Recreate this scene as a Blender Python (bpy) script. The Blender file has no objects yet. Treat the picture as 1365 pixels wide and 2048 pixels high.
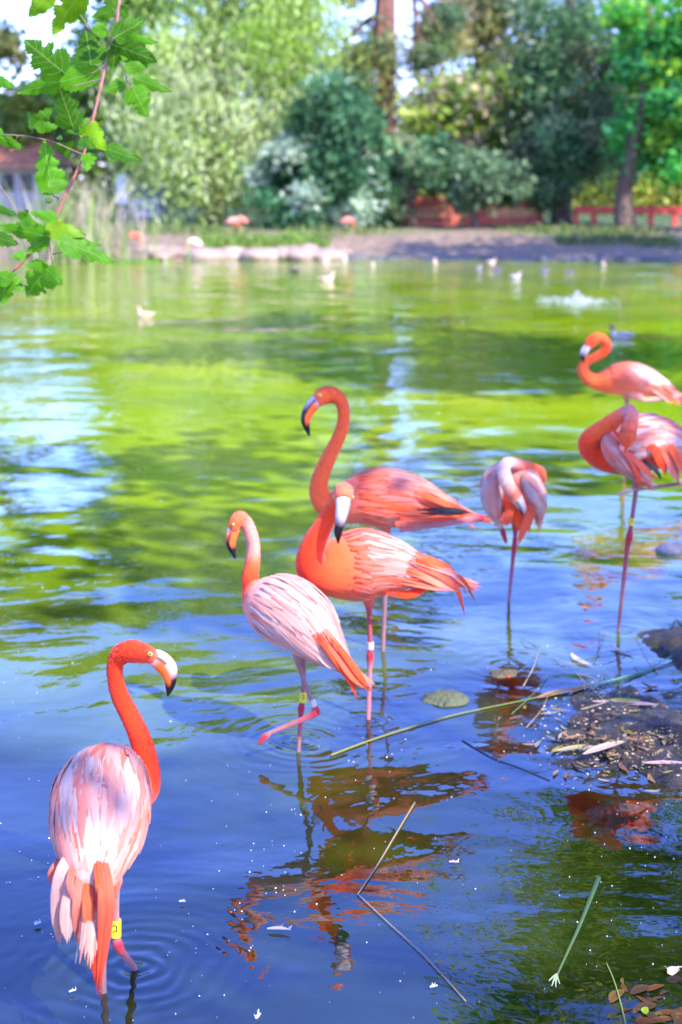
import bpy, math, random
import numpy as np
from mathutils import Vector, noise as mnoise

random.seed(7)
rng = np.random.default_rng(7)
scene = bpy.context.scene
C = scene.collection

# ------------------------------------------------------------------ camera
F = 2844.4                      # focal length in photograph pixels (50 mm on a 36 mm tall frame)
YH = 376.0                      # row of the horizon
TH = math.atan((1024 - YH) / F)
H = math.cos(TH) / 0.595        # eye height over the water
cam_d = bpy.data.cameras.new('camera')
cam = bpy.data.objects.new('camera', cam_d); C.objects.link(cam)
cam_d.sensor_fit = 'VERTICAL'; cam_d.sensor_height = 36; cam_d.sensor_width = 24; cam_d.lens = 50
cam_d.clip_start = 0.05; cam_d.clip_end = 2000
cam.location = (0, 0, H); cam.rotation_euler = (math.pi/2 - TH, 0, 0)
cam_d.dof.use_dof = True; cam_d.dof.focus_distance = 3.25; cam_d.dof.aperture_fstop = 3.2
scene.camera = cam

# ------------------------------------------------------------------ light
SUN = Vector((0.50, -0.56, 0.78)).normalized()
w = bpy.data.worlds.new('World'); scene.world = w; w.use_nodes = True
nt = w.node_tree; nt.nodes.clear()
out = nt.nodes.new('ShaderNodeOutputWorld'); bg = nt.nodes.new('ShaderNodeBackground')
sky = nt.nodes.new('ShaderNodeTexSky'); sky.sky_type = 'NISHITA'; sky.sun_disc = False
sky.sun_elevation = math.asin(SUN.z); sky.sun_rotation = math.atan2(SUN.x, SUN.y)
sky.air_density = 1.0; sky.dust_density = 0.6; sky.ozone_density = 5.0
tint = nt.nodes.new('ShaderNodeMix'); tint.data_type = 'RGBA'; tint.blend_type = 'MULTIPLY'
tint.inputs[0].default_value = 1.0; tint.inputs[7].default_value = (1.12, 0.95, 1.52, 1)
hs = nt.nodes.new('ShaderNodeHueSaturation'); hs.inputs['Saturation'].default_value = 1.15
nt.links.new(sky.outputs[0], hs.inputs['Color']); nt.links.new(hs.outputs[0], tint.inputs[6]); nt.links.new(tint.outputs[2], bg.inputs[0])
bg.inputs[1].default_value = 0.15
nt.links.new(bg.outputs[0], out.inputs[0])
sd = bpy.data.lights.new('sun', 'SUN'); sd.energy = 2.9; sd.angle = math.radians(0.53); sd.color = (1.0, 0.95, 0.86)
sun = bpy.data.objects.new('sun', sd); C.objects.link(sun)
sun.rotation_euler = SUN.to_track_quat('Z', 'Y').to_euler()
vs = scene.view_settings
vs.view_transform = 'Standard'; vs.look = 'None'; vs.gamma = 1; vs.use_curve_mapping = False
vs.exposure = 1.92
cy = scene.cycles
cy.max_bounces = 6; cy.diffuse_bounces = 3; cy.glossy_bounces = 3; cy.transmission_bounces = 3; cy.transparent_max_bounces = 8

# ------------------------------------------------------------------ projection helpers
CT, ST = math.cos(TH), math.sin(TH)
def ray(px, py):
    u = (px - 682.5) / F; v = (1024 - py) / F
    return np.array([u, CT + v*ST, -ST + v*CT])
def at_y(px, py, Y):
    d = ray(px, py); return np.array([0, 0, H]) + d * (Y / d[1])
def at_z(px, py, z=0.0):
    d = ray(px, py); return np.array([0, 0, H]) + d * ((z - H) / d[2])
def px_m(px, py, Y):            # metres per photograph pixel at that point
    return (Y / ray(px, py)[1]) / F

# ------------------------------------------------------------------ object helpers
def tag(o, label=None, cat=None, group=None, kind=None):
    if label: o['label'] = label
    if cat: o['category'] = cat
    if group: o['group'] = group
    if kind: o['kind'] = kind
    return o
def empty(name, loc, label=None, cat=None, group=None):
    o = bpy.data.objects.new(name, None); C.objects.link(o)
    o.location = Vector([float(a) for a in loc]); o.empty_display_size = .1
    return tag(o, label, cat, group)
def mesh(name, verts, faces, mat, parent=None, cols=None, smooth=True, uvs=None):
    """verts in world space; cols per vertex"""
    me = bpy.data.meshes.new(name)
    v = np.asarray(verts, dtype=np.float32)
    off = np.zeros(3)
    if parent is not None:
        off = np.array(world_loc(parent))
        v = v - off.astype(np.float32)
    else:
        off = np.array([(v[:, 0].min()+v[:, 0].max())/2, (v[:, 1].min()+v[:, 1].max())/2, v[:, 2].min()])
        v = v - off.astype(np.float32)
    if isinstance(faces, np.ndarray):
        n, k = faces.shape
        me.vertices.add(len(v)); me.vertices.foreach_set('co', v.ravel())
        me.loops.add(n*k); me.loops.foreach_set('vertex_index', faces.ravel().astype(np.int32))
        me.polygons.add(n); me.polygons.foreach_set('loop_start', np.arange(0, n*k, k, dtype=np.int32))
        me.polygons.foreach_set('loop_total', np.full(n, k, dtype=np.int32))
        me.update(calc_edges=True)
    else:
        me.from_pydata([tuple(map(float, a)) for a in v], [], faces); me.update()
    if cols is not None:
        set_cols(me, cols)
    if uvs is not None:
        a = me.attributes.new('FUV', 'FLOAT2', 'POINT'); a.data.foreach_set('vector', np.asarray(uvs, dtype=np.float32).ravel())
    if smooth:
        me.polygons.foreach_set('use_smooth', np.ones(len(me.polygons), dtype=bool))
    if mat: me.materials.append(mat)
    o = bpy.data.objects.new(name, me); C.objects.link(o)
    if parent is not None: o.parent = parent
    else: o.location = Vector([float(a) for a in off])
    return o
def world_loc(o):
    p = Vector((0, 0, 0))
    while o is not None:
        p = p + Vector(o.location); o = o.parent
    return p
def set_cols(me, cols):
    c = np.asarray(cols, dtype=np.float32)
    if c.shape[1] == 3: c = np.concatenate([c, np.ones((len(c), 1), np.float32)], 1)
    a = me.color_attributes.new('Col', 'FLOAT_COLOR', 'POINT')
    a.data.foreach_set('color', c.ravel())
def catmull(P, n):
    P = np.asarray(P, dtype=float); m = len(P)
    Q = np.vstack([2*P[0]-P[1], P, 2*P[-1]-P[-2]])
    ts = np.linspace(0, m-1-1e-6, n); o = []
    for t in ts:
        i = int(t); f = t - i
        a, b, c, d = Q[i], Q[i+1], Q[i+2], Q[i+3]
        o.append(.5*((2*b)+(-a+c)*f+(2*a-5*b+4*c-d)*f*f+(-a+3*b-3*c+d)*f**3))
    return np.array(o)
def norm(v): return v / (np.linalg.norm(v) + 1e-12)

class Loft:
    """a swept tube with elliptical rings: centres, side / up axes, radii"""
    def __init__(s, pts, rl, rv, n, start=None):
        A = catmull(np.column_stack([pts, rl, rv]), n)
        s.c = A[:, :3]; s.rl = np.maximum(A[:, 3], 1e-4); s.rv = np.maximum(A[:, 4], 1e-4); s.n = n
        T = np.gradient(s.c, axis=0); T /= np.linalg.norm(T, axis=1)[:, None] + 1e-12; s.t = T
        k = n//4 if start is None else start
        side = np.zeros_like(T); up = np.array([0, 0, 1.])
        s0 = np.cross(T[k], up)
        if np.linalg.norm(s0) < .15: s0 = np.array([1., 0, 0])
        s0 = norm(s0 - T[k]*np.dot(s0, T[k])); side[k] = s0
        for rngs in (range(k+1, n), range(k-1, -1, -1)):
            p = s0
            for i in rngs:
                p = norm(p - T[i]*np.dot(p, T[i])); side[i] = p
        s.side = side; s.up = np.cross(side, T)
        d = np.linalg.norm(np.diff(s.c, axis=0), axis=1); s.arc = np.concatenate([[0], np.cumsum(d)])
    def mesh(s, k=20):
        a = np.linspace(0, 2*math.pi, k, endpoint=False)
        V = (s.c[:, None] + s.side[:, None]*(s.rl[:, None]*np.cos(a))[..., None] + s.up[:, None]*(s.rv[:, None]*np.sin(a))[..., None]).reshape(-1, 3)
        Fc = []
        for i in range(s.n-1):
            for j in range(k):
                j2 = (j+1) % k
                Fc.append((i*k+j, i*k+j2, (i+1)*k+j2, (i+1)*k+j))
        V = np.vstack([V, s.c[0], s.c[-1]]); b0 = len(V)-2
        for j in range(k):
            j2 = (j+1) % k
            Fc.append((b0, j2, j)); Fc.append((b0+1, (s.n-1)*k+j, (s.n-1)*k+j2))
        return V, Fc
    def surf(s, L, a, off):
        """point at arc length L from the tail end, angle a, raised by off"""
        if L < 0: ex = L; L = 0
        else: ex = 0
        L = min(L, s.arc[-1]-1e-6)
        i = min(int(np.searchsorted(s.arc, L, side='right'))-1, s.n-2); f = (L-s.arc[i])/(s.arc[i+1]-s.arc[i]+1e-12)
        g = lambda X: X[i]*(1-f)+X[i+1]*f
        p = g(s.c) + g(s.side)*(g(s.rl)+off)*math.cos(a) + g(s.up)*(g(s.rv)+off)*math.sin(a)
        if ex: p = p + g(s.t)*ex
        return p
    def rad(s, L):
        L = max(0, min(L, s.arc[-1])); return float(np.interp(L, s.arc, (s.rl+s.rv)/2))

def tube(pts, radii, k=8, sub=4):
    pts = np.asarray(pts, float); n = max(2, (len(pts)-1)*sub+1)
    return Loft(pts, radii, radii, n, 0).mesh(k)
class MB:
    def __init__(s): s.v = []; s.f = []; s.c = []
    def add(s, V, Fc, col=None):
        b = sum(len(x) for x in s.v)
        s.v.append(np.asarray(V, float)); s.f += [tuple(i+b for i in f) for f in Fc]
        if col is not None:
            col = np.asarray(col, float)
            s.c.append(np.tile(col, (len(V), 1)) if col.ndim == 1 else col)
    def box(s, c, d, rz=0, col=None):
        c = np.asarray(c, float); x, y, z = np.asarray(d, float)/2
        V = np.array([[a*x, b*y, e*z] for a in (-1, 1) for b in (-1, 1) for e in (-1, 1)])
        R = np.array([[math.cos(rz), -math.sin(rz), 0], [math.sin(rz), math.cos(rz), 0], [0, 0, 1]])
        s.add(V@R.T + c, [(0, 1, 3, 2), (4, 6, 7, 5), (0, 4, 5, 1), (2, 3, 7, 6), (0, 2, 6, 4), (1, 5, 7, 3)], col)
    def build(s, name, mat, parent=None, smooth=False):
        return mesh(name, np.vstack(s.v), s.f, mat, parent, np.vstack(s.c) if s.c else None, smooth)

# ------------------------------------------------------------------ materials
def new_mat(name):
    m = bpy.data.materials.new(name); m.use_nodes = True
    t = m.node_tree; b = t.nodes['Principled BSDF']
    return m, t, b
def nd(t, typ, **kw):
    n = t.nodes.new(typ)
    for k, v in kw.items(): setattr(n, k, v)
    return n
def math_n(t, op, a, b=None, c=None):
    n = nd(t, 'ShaderNodeMath', operation=op)
    for i, x in enumerate((a, b, c)):
        if x is None: continue
        if isinstance(x, (int, float)): n.inputs[i].default_value = x
        else: t.links.new(x, n.inputs[i])
    return n.outputs[0]
def mixc(t, fac, a, b, bt='MIX'):
    n = nd(t, 'ShaderNodeMix', data_type='RGBA', blend_type=bt)
    for i, x in ((0, fac), (6, a), (7, b)):
        if isinstance(x, (int, float)): n.inputs[i].default_value = x
        elif isinstance(x, (tuple, list)): n.inputs[i].default_value = (*x, 1)[:4]
        else: t.links.new(x, n.inputs[i])
    return n.outputs[2]
def noise_n(t, scale, detail=3, vec=None, rough=.5):
    n = nd(t, 'ShaderNodeTexNoise'); n.inputs['Scale'].default_value = scale; n.inputs['Detail'].default_value = detail
    n.inputs['Roughness'].default_value = rough
    if vec is not None: t.links.new(vec, n.inputs['Vector'])
    return n.outputs['Fac']
def ramp(t, fac, stops):
    n = nd(t, 'ShaderNodeValToRGB'); cr = n.color_ramp
    while len(cr.elements) < len(stops): cr.elements.new(.5)
    for e, (p, c) in zip(cr.elements, stops): e.position = p; e.color = (*c, 1) if len(c) == 3 else c
    t.links.new(fac, n.inputs[0]); return n.outputs[0]
def bump(t, h, dist, strength=1):
    n = nd(t, 'ShaderNodeBump'); n.inputs['Distance'].default_value = dist; n.inputs['Strength'].default_value = strength
    t.links.new(h, n.inputs['Height']); return n.outputs[0]
def attr_mat(name, rough=.7, var=.25, vscale=60, bscale=0, bdist=.002, sheen=0, trans=0):
    m, t, b = new_mat(name)
    a = nd(t, 'ShaderNodeAttribute', attribute_name='Col'); geo = nd(t, 'ShaderNodeNewGeometry')
    nz = noise_n(t, vscale, 4, geo.outputs['Position'])
    lo = math_n(t, 'MULTIPLY_ADD', nz, var*2, 1-var)
    col = mixc(t, 1.0, a.outputs['Color'], lo, 'MULTIPLY')
    t.links.new(col, b.inputs['Base Color']); b.inputs['Roughness'].default_value = rough
    b.inputs['Specular IOR Level'].default_value = .25
    if sheen: b.inputs['Sheen Weight'].default_value = sheen; b.inputs['Sheen Roughness'].default_value = .5
    if bscale: t.links.new(bump(t, noise_n(t, bscale, 3, geo.outputs['Position']), bdist), b.inputs['Normal'])
    if trans:
        tr = nd(t, 'ShaderNodeBsdfTranslucent'); t.links.new(col, tr.inputs[0])
        mx = nd(t, 'ShaderNodeMixShader'); mx.inputs[0].default_value = trans
        t.links.new(b.outputs[0], mx.inputs[1]); t.links.new(tr.outputs[0], mx.inputs[2])
        t.links.new(mx.outputs[0], t.nodes['Material Output'].inputs[0])
    return m
def flat_mat(name, col, rough=.6, var=.2, vscale=20, bscale=0, bdist=.003, metallic=0):
    m, t, b = new_mat(name)
    geo = nd(t, 'ShaderNodeNewGeometry'); nz = noise_n(t, vscale, 5, geo.outputs['Position'])
    c = np.array(col)
    cc = ramp(t, nz, [(.3, tuple(c*(1-var))), (.7, tuple(np.minimum(c*(1+var), 1)))])
    t.links.new(cc, b.inputs['Base Color']); b.inputs['Roughness'].default_value = rough; b.inputs['Metallic'].default_value = metallic
    if bscale: t.links.new(bump(t, noise_n(t, bscale, 5, geo.outputs['Position']), bdist), b.inputs['Normal'])
    return m

M_BODY = attr_mat('flamingo_down', .85, .26, 70, 260, .0016, sheen=.15)
M_BILL = attr_mat('flamingo_bill', .35, .08, 120)
M_LEAF_FAR = attr_mat('foliage', .6, .35, 1.3, trans=.45)
M_BARK = flat_mat('bark', (.10, .065, .045), .9, .5, 9, 22, .03)
M_PINEBARK = flat_mat('red_pine_bark', (.19, .085, .06), .9, .5, 5, 14, .05)
M_WOODDARK = flat_mat('dark_wood', (.05, .035, .03), .85, .3, 12)

def feather_mat():
    m, t, b = new_mat('feather')
    a = nd(t, 'ShaderNodeAttribute', attribute_name='Col'); uv = nd(t, 'ShaderNodeAttribute', attribute_name='FUV')
    mp = nd(t, 'ShaderNodeMapping'); mp.inputs['Scale'].default_value = (26, 1.6, 1); t.links.new(uv.outputs['Vector'], mp.inputs[0])
    oi = nd(t, 'ShaderNodeObjectInfo')
    ad = nd(t, 'ShaderNodeVectorMath', operation='ADD'); t.links.new(mp.outputs[0], ad.inputs[0])
    cb = nd(t, 'ShaderNodeCombineXYZ'); t.links.new(math_n(t, 'MULTIPLY', oi.outputs['Random'], 90.0), cb.inputs[2]); t.links.new(cb.outputs[0], ad.inputs[1])
    nz = noise_n(t, 1.0, 3, ad.outputs[0])
    lo = math_n(t, 'MULTIPLY_ADD', nz, .3, .86)
    col = mixc(t, 1.0, a.outputs['Color'], lo, 'MULTIPLY')
    t.links.new(col, b.inputs['Base Color']); b.inputs['Roughness'].default_value = .6; b.inputs['Specular IOR Level'].default_value = .2
    b.inputs['Sheen Weight'].default_value = .15
    t.links.new(bump(t, nz, .0012), b.inputs['Normal'])
    tr = nd(t, 'ShaderNodeBsdfTranslucent'); t.links.new(col, tr.inputs[0])
    mx = nd(t, 'ShaderNodeMixShader'); mx.inputs[0].default_value = .22
    t.links.new(b.outputs[0], mx.inputs[1]); t.links.new(tr.outputs[0], mx.inputs[2])
    t.links.new(mx.outputs[0], t.nodes['Material Output'].inputs[0])
    return m
M_FEATHER = feather_mat()

# ================================================================== SETTING
# ------------------------------------------------------------------ ground sheet (bank, pond bed, land to the horizon)
def smooth(a, b, x):
    t = np.clip((x-a)/(b-a), 0, 1); return t*t*(3-2*t)
def vnoise(x, y, s, seed=0):
    f = np.vectorize(lambda a, b: mnoise.noise(Vector((a*s, b*s, seed*7.3))))
    return f(x, y)
def far_shore(x):
    return 34.1 - 1.6*smooth(-4.2, -6.2, x) + .35*np.sin(x*.8) + .15*np.sin(x*2.3+1) - .5*smooth(5, 9, x)
SH = at_z(1345, 2045)
def ground_z(x, y):
    d = y - far_shore(x)
    z = -.36 + .40*smooth(-1.0, .15, d) + .42*smooth(.0, 4.8, d) + .02*np.clip(d-5, 0, 40)
    near = smooth(1.9, .6, y); z = z + .55*near
    rightb = smooth(4.6, 6.4, x + .0*y)*smooth(19, 13, y); z = z + .75*rightb
    leftb = smooth(-12, -14, x)*smooth(40, 30, y); z = z + .75*leftb
    shal = np.exp(-(((x-SH[0]-.04)/.34)**2 + ((y-SH[1]+.08)/.26)**2)); z = z + .345*shal
    return z
xs = np.unique(np.concatenate([np.linspace(-300, -20, 20), np.linspace(-20, 20, 110), np.linspace(20, 300, 20), np.linspace(-1.2, 2.4, 50)]))
ys = np.unique(np.concatenate([np.linspace(-200, -5, 12), np.linspace(-5, 30, 60), np.linspace(30, 42, 60), np.linspace(42, 60, 20), np.linspace(60, 600, 20), np.linspace(1.5, 6, 50)]))
X, Y = np.meshgrid(xs, ys); Z = ground_z(X, Y)
Z = Z + np.where(np.abs(X) < 60, vnoise(X, Y, .9, 1)*.05, 0)
idx = np.arange(X.size).reshape(X.shape)
faces = np.stack([idx[:-1, :-1].ravel(), idx[:-1, 1:].ravel(), idx[1:, 1:].ravel(), idx[1:, :-1].ravel()], 1)
def ground_mat():
    m, t, b = new_mat('ground')
    geo = nd(t, 'ShaderNodeNewGeometry'); pos = geo.outputs['Position']
    sep = nd(t, 'ShaderNodeSeparateXYZ'); t.links.new(pos, sep.inputs[0])
    n1 = noise_n(t, .55, 5, pos); n2 = noise_n(t, 6, 5, pos)
    dirt = ramp(t, n2, [(.3, (.11, .075, .045)), (.55, (.22, .15, .095)), (.75, (.33, .235, .155))])
    grass = ramp(t, n2, [(.3, (.05, .10, .02)), (.7, (.12, .19, .04))])
    # grass takes over up the bank, patchy
    g = math_n(t, 'MULTIPLY_ADD', sep.outputs['Z'], 6.0, -2.5)
    g = math_n(t, 'ADD', g, math_n(t, 'MULTIPLY_ADD', n1, 3.2, -1.6))
    g = nd(t, 'ShaderNodeClamp').outputs[0] if False else math_n(t, 'MINIMUM', math_n(t, 'MAXIMUM', g, 0.0), 1.0)
    col = mixc(t, g, dirt, grass)
    wet = math_n(t, 'MINIMUM', math_n(t, 'MAXIMUM', math_n(t, 'MULTIPLY_ADD', sep.outputs['Z'], -14.0, .3), 0.0), 1.0)
    bed = ramp(t, noise_n(t, 14, 5, pos), [(.3, (.14, .07, .012)), (.6, (.40, .21, .03)), (.8, (.52, .34, .08))])
    col = mixc(t, wet, col, bed)
    t.links.new(col, b.inputs['Base Color']); b.inputs['Roughness'].default_value = .9
    t.links.new(bump(t, noise_n(t, 9, 6, pos), .05), b.inputs['Normal'])
    return m
g = mesh('ground', np.column_stack([X.ravel(), Y.ravel(), Z.ravel()]), faces, ground_mat()); tag(g, kind='structure')

# ------------------------------------------------------------------ water
RINGS = []   # (px, py, amplitude, wavenumber, decay)
RINGS += [(268, 1936, .0014, 150, 9), (600, 1480, .0012, 140, 9), (737, 1440, .0006, 120, 9), (1010, 1330, .0008, 110, 8), (205, 1985, .0006, 130, 10), (1240, 1262, .0006, 100, 8), (1155, 600, .005, 9, .6)]
CLEAR = [(745, 1468, .13, .10), (1155, 1480, .20, .18), (1330, 2050, .30, .16), (1010, 1375, .12, .09), (1320, 1720, .10, .10), (890, 1398, .12, .08)]
def water_mat():
    m, t, b = new_mat('pond_water'); t.nodes.remove(b)
    geo = nd(t, 'ShaderNodeNewGeometry'); pos = geo.outputs['Position']
    warp = nd(t, 'ShaderNodeTexNoise'); warp.inputs['Scale'].default_value = .9; warp.inputs['Detail'].default_value = 2; t.links.new(pos, warp.inputs['Vector'])
    wv = nd(t, 'ShaderNodeVectorMath', operation='MULTIPLY_ADD'); t.links.new(warp.outputs['Color'], wv.inputs[0]); wv.inputs[1].default_value = (.55, .55, 0); t.links.new(pos, wv.inputs[2])
    p2 = wv.outputs[0]
    wsm = nd(t, 'ShaderNodeTexNoise'); wsm.inputs['Scale'].default_value = 5; wsm.inputs['Detail'].default_value = 2; t.links.new(pos, wsm.inputs['Vector'])
    ws = nd(t, 'ShaderNodeVectorMath', operation='SUBTRACT'); t.links.new(wsm.outputs['Color'], ws.inputs[0]); ws.inputs[1].default_value = (.5, .5, .5)
    wv3 = nd(t, 'ShaderNodeVectorMath', operation='MULTIPLY_ADD'); t.links.new(ws.outputs[0], wv3.inputs[0]); wv3.inputs[1].default_value = (.10, .10, 0); t.links.new(pos, wv3.inputs[2])
    p3 = wv3.outputs[0]
    stn = nd(t, 'ShaderNodeVectorMath', operation='MULTIPLY'); t.links.new(p2, stn.inputs[0]); stn.inputs[1].default_value = (.6, 1.05, 1); pst = stn.outputs[0]
    calm = noise_n(t, .22, 2, pos)                       # patches of calmer and rougher water
    calm = math_n(t, 'MINIMUM', math_n(t, 'MAXIMUM', math_n(t, 'MULTIPLY_ADD', calm, 4.0, -1.25), .38), 1.5)
    h = math_n(t, 'MULTIPLY', noise_n(t, 1.1, 1, p2), .036)
    h = math_n(t, 'ADD', h, math_n(t, 'MULTIPLY', math_n(t, 'MULTIPLY', noise_n(t, 4.2, 2, pst, .45), .0115), calm))
    h = math_n(t, 'ADD', h, math_n(t, 'MULTIPLY', math_n(t, 'MULTIPLY', noise_n(t, 15, 2, p2, .5), .0016), calm))
    for px, py, amp, k, dec in RINGS:
        c = at_z(px, py)
        d = nd(t, 'ShaderNodeVectorMath', operation='DISTANCE'); t.links.new(p3, d.inputs[0]); d.inputs[1].default_value = tuple(c)
        dd = d.outputs['Value']
        s = math_n(t, 'SINE', math_n(t, 'MULTIPLY', dd, float(k)))
        e = math_n(t, 'POWER', 2.718, math_n(t, 'MULTIPLY', dd, -float(dec)))
        h = math_n(t, 'ADD', h, math_n(t, 'MULTIPLY', math_n(t, 'MULTIPLY', s, e), float(amp)))
    bn = bump(t, h, 1.0)
    fr = nd(t, 'ShaderNodeFresnel'); fr.inputs['IOR'].default_value = 2.05; t.links.new(bn, fr.inputs['Normal'])
    gl = nd(t, 'ShaderNodeBsdfGlossy'); gl.inputs['Roughness'].default_value = .015; t.links.new(bn, gl.inputs['Normal'])
    gl.inputs['Color'].default_value = (.90, .86, 1, 1)
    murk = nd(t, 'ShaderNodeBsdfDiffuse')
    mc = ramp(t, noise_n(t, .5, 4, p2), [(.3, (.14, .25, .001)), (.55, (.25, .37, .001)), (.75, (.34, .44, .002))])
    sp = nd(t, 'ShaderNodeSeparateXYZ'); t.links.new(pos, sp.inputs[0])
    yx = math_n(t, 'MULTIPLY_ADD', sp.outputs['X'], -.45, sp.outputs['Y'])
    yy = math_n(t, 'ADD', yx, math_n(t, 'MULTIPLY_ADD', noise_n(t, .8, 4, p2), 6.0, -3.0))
    unshaded = math_n(t, 'MINIMUM', math_n(t, 'MAXIMUM', math_n(t, 'MULTIPLY_ADD', yy, .19, -.70), 0.0), 1.0)   # murk painted dark towards this bank, standing in for tree shade
    shade_murk = ramp(t, noise_n(t, 1.6, 4, p2), [(.3, (.006, .011, .002)), (.6, (.014, .024, .002)), (.8, (.032, .046, .003))])
    mc = mixc(t, unshaded, shade_murk, mc)
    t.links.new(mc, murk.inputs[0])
    tr = nd(t, 'ShaderNodeBsdfTransparent'); tr.inputs[0].default_value = (.80, .82, .45, 1)
    # clear, shallow spots
    clear = None; wob = math_n(t, 'MULTIPLY_ADD', noise_n(t, 5, 4, pos), 1.6, -.8)
    for px, py, rx, ry in CLEAR:
        c = at_z(px, py)
        sb = nd(t, 'ShaderNodeVectorMath', operation='SUBTRACT'); t.links.new(pos, sb.inputs[0]); sb.inputs[1].default_value = tuple(c)
        ml = nd(t, 'ShaderNodeVectorMath', operation='MULTIPLY'); t.links.new(sb.outputs[0], ml.inputs[0]); ml.inputs[1].default_value = (1/rx, 1/(ry*1.6), 0)
        ln = nd(t, 'ShaderNodeVectorMath', operation='LENGTH'); t.links.new(ml.outputs[0], ln.inputs[0])
        v = math_n(t, 'SUBTRACT', 1.35, math_n(t, 'ADD', ln.outputs['Value'], wob))
        clear = v if clear is None else math_n(t, 'MAXIMUM', clear, v)
    clear = math_n(t, 'MULTIPLY_ADD', math_n(t, 'MINIMUM', math_n(t, 'MAXIMUM', clear, 0.0), 1.0), .72, .10)
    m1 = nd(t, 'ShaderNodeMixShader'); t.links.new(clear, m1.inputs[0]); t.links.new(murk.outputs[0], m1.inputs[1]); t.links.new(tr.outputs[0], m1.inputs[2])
    m2 = nd(t, 'ShaderNodeMixShader'); t.links.new(fr.outputs[0], m2.inputs[0]); t.links.new(m1.outputs[0], m2.inputs[1]); t.links.new(gl.outputs[0], m2.inputs[2])
    t.links.new(m2.outputs[0], t.nodes['Material Output'].inputs[0])
    return m
wx = np.linspace(-16, 16, 9); wy = np.linspace(-3, 36, 9)
WX, WY = np.meshgrid(wx, wy); idx = np.arange(WX.size).reshape(WX.shape)
wf = np.stack([idx[:-1, :-1].ravel(), idx[:-1, 1:].ravel(), idx[1:, 1:].ravel(), idx[1:, :-1].ravel()], 1)
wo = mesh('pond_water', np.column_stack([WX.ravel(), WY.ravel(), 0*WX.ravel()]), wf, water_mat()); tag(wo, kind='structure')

# ------------------------------------------------------------------ foliage
def leaves(pos, size, cols, seed, aspect=.5, droop=0., flat=0.):
    """diamond leaf faces at pos; returns verts, faces, cols"""
    r = np.random.default_rng(seed); n = len(pos)
    d = r.normal(size=(n, 3)); d[:, 2] = d[:, 2]*(1-flat) - droop*2.0; d /= np.linalg.norm(d, axis=1)[:, None]
    e = r.normal(size=(n, 3)); e -= d*np.sum(e*d, 1)[:, None]; e /= np.linalg.norm(e, axis=1)[:, None]
    s = size*(.6+.8*r.random(n))[:, None]
    V = np.stack([pos-d*s, pos+e*s*aspect, pos+d*s, pos-e*s*aspect], 1).reshape(-1, 3)
    Fc = np.arange(4*n, dtype=np.int32).reshape(n, 4)
    return V, Fc, np.repeat(cols, 4, axis=0)
def crown(name, parent, blobs, n, size, palette, seed, clump=.5, nclump=70, aspect=.5, droop=0., flat=0., shell=.55):
    r = np.random.default_rng(seed); P = []; K = []
    vol = np.array([b[1][0]*b[1][1]*b[1][2] for b in blobs])**.67; pr = vol/vol.sum()
    pal = np.array(palette)
    cc = []; ck = []
    for _ in range(nclump):
        c, rad = blobs[r.choice(len(blobs), p=pr)][:2]
        u = r.normal(size=3); u /= np.linalg.norm(u); u *= (shell+(1-shell)*r.random()**.5)
        cc.append(np.array(c)+u*np.array(rad)); k = pal[r.integers(len(pal))]*(.75+.5*r.random()); ck.append(k)
    cc = np.array(cc); ck = np.array(ck); w_ = .4+r.random(nclump); w_ /= w_.sum()
    i = r.choice(nclump, n, p=w_)
    sc = clump*(.6+.7*r.random(nclump))[i][:, None]
    P = cc[i] + r.normal(size=(n, 3))*sc*np.array([1, 1, .75])
    if droop: P[:, 2] -= np.abs(r.normal(size=n))*sc[:, 0]*droop*1.6
    K = ck[i]*(.8+.4*r.random(n))[:, None]
    V, Fc, cols = leaves(P, size, K, seed+1, aspect, droop, flat)
    return mesh(name, V, Fc, M_LEAF_FAR, parent, cols, smooth=False)
def trunk(parent, base, top, r0, r1, mat, limbs=(), name='trunk', wob=.15, seed=1):
    r = random.Random(seed); mb = MB(); base = np.array(base, float); top = np.array(top, float)
    n = 7; pts = [base+(top-base)*k/(n-1)+np.array([r.uniform(-wob, wob), r.uniform(-wob, wob), 0])*(0 if k == 0 else 1) for k in range(n)]
    pts[0] = base - np.array([0, 0, .15])
    rad = [r0+(r1-r0)*(k/(n-1))**.8 for k in range(n)]; rad[0] *= 1.3
    mb.add(*tube(pts, rad, 10, 3))
    for f, end, rr in limbs:
        s = base+(top-base)*f; e = np.array(end, float); mid = (s+e)/2+np.array([0, 0, .12*np.linalg.norm(e-s)])
        mb.add(*tube([s, mid, e], [rr, rr*.7, rr*.25], 7, 4))
    return mb.build(name, mat, parent, True)
def tree(name, label, cat, base, top, r0, r1, blobs, n, size, palette, seed, mat=None, group=None, limb=True, **kw):
    base = np.array([base[0], base[1], float(ground_z(np.array(base[0]), np.array(base[1])))])
    root = empty(name, base, label, cat, group)
    limbs = [(.45+.5*k/max(1, len(blobs)), tuple(np.array(b[0])), r0*.4) for k, b in enumerate(blobs)] if limb else []
    trunk(root, base, (top[0], top[1], top[2]), r0, r1, mat or M_BARK, limbs, seed=seed)
    crown('crown', root, blobs, n, size, palette, seed, **kw)
    return root
def X_at(px, Y): return (px-682.5)/F*(Y*CT + H*ST)

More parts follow.
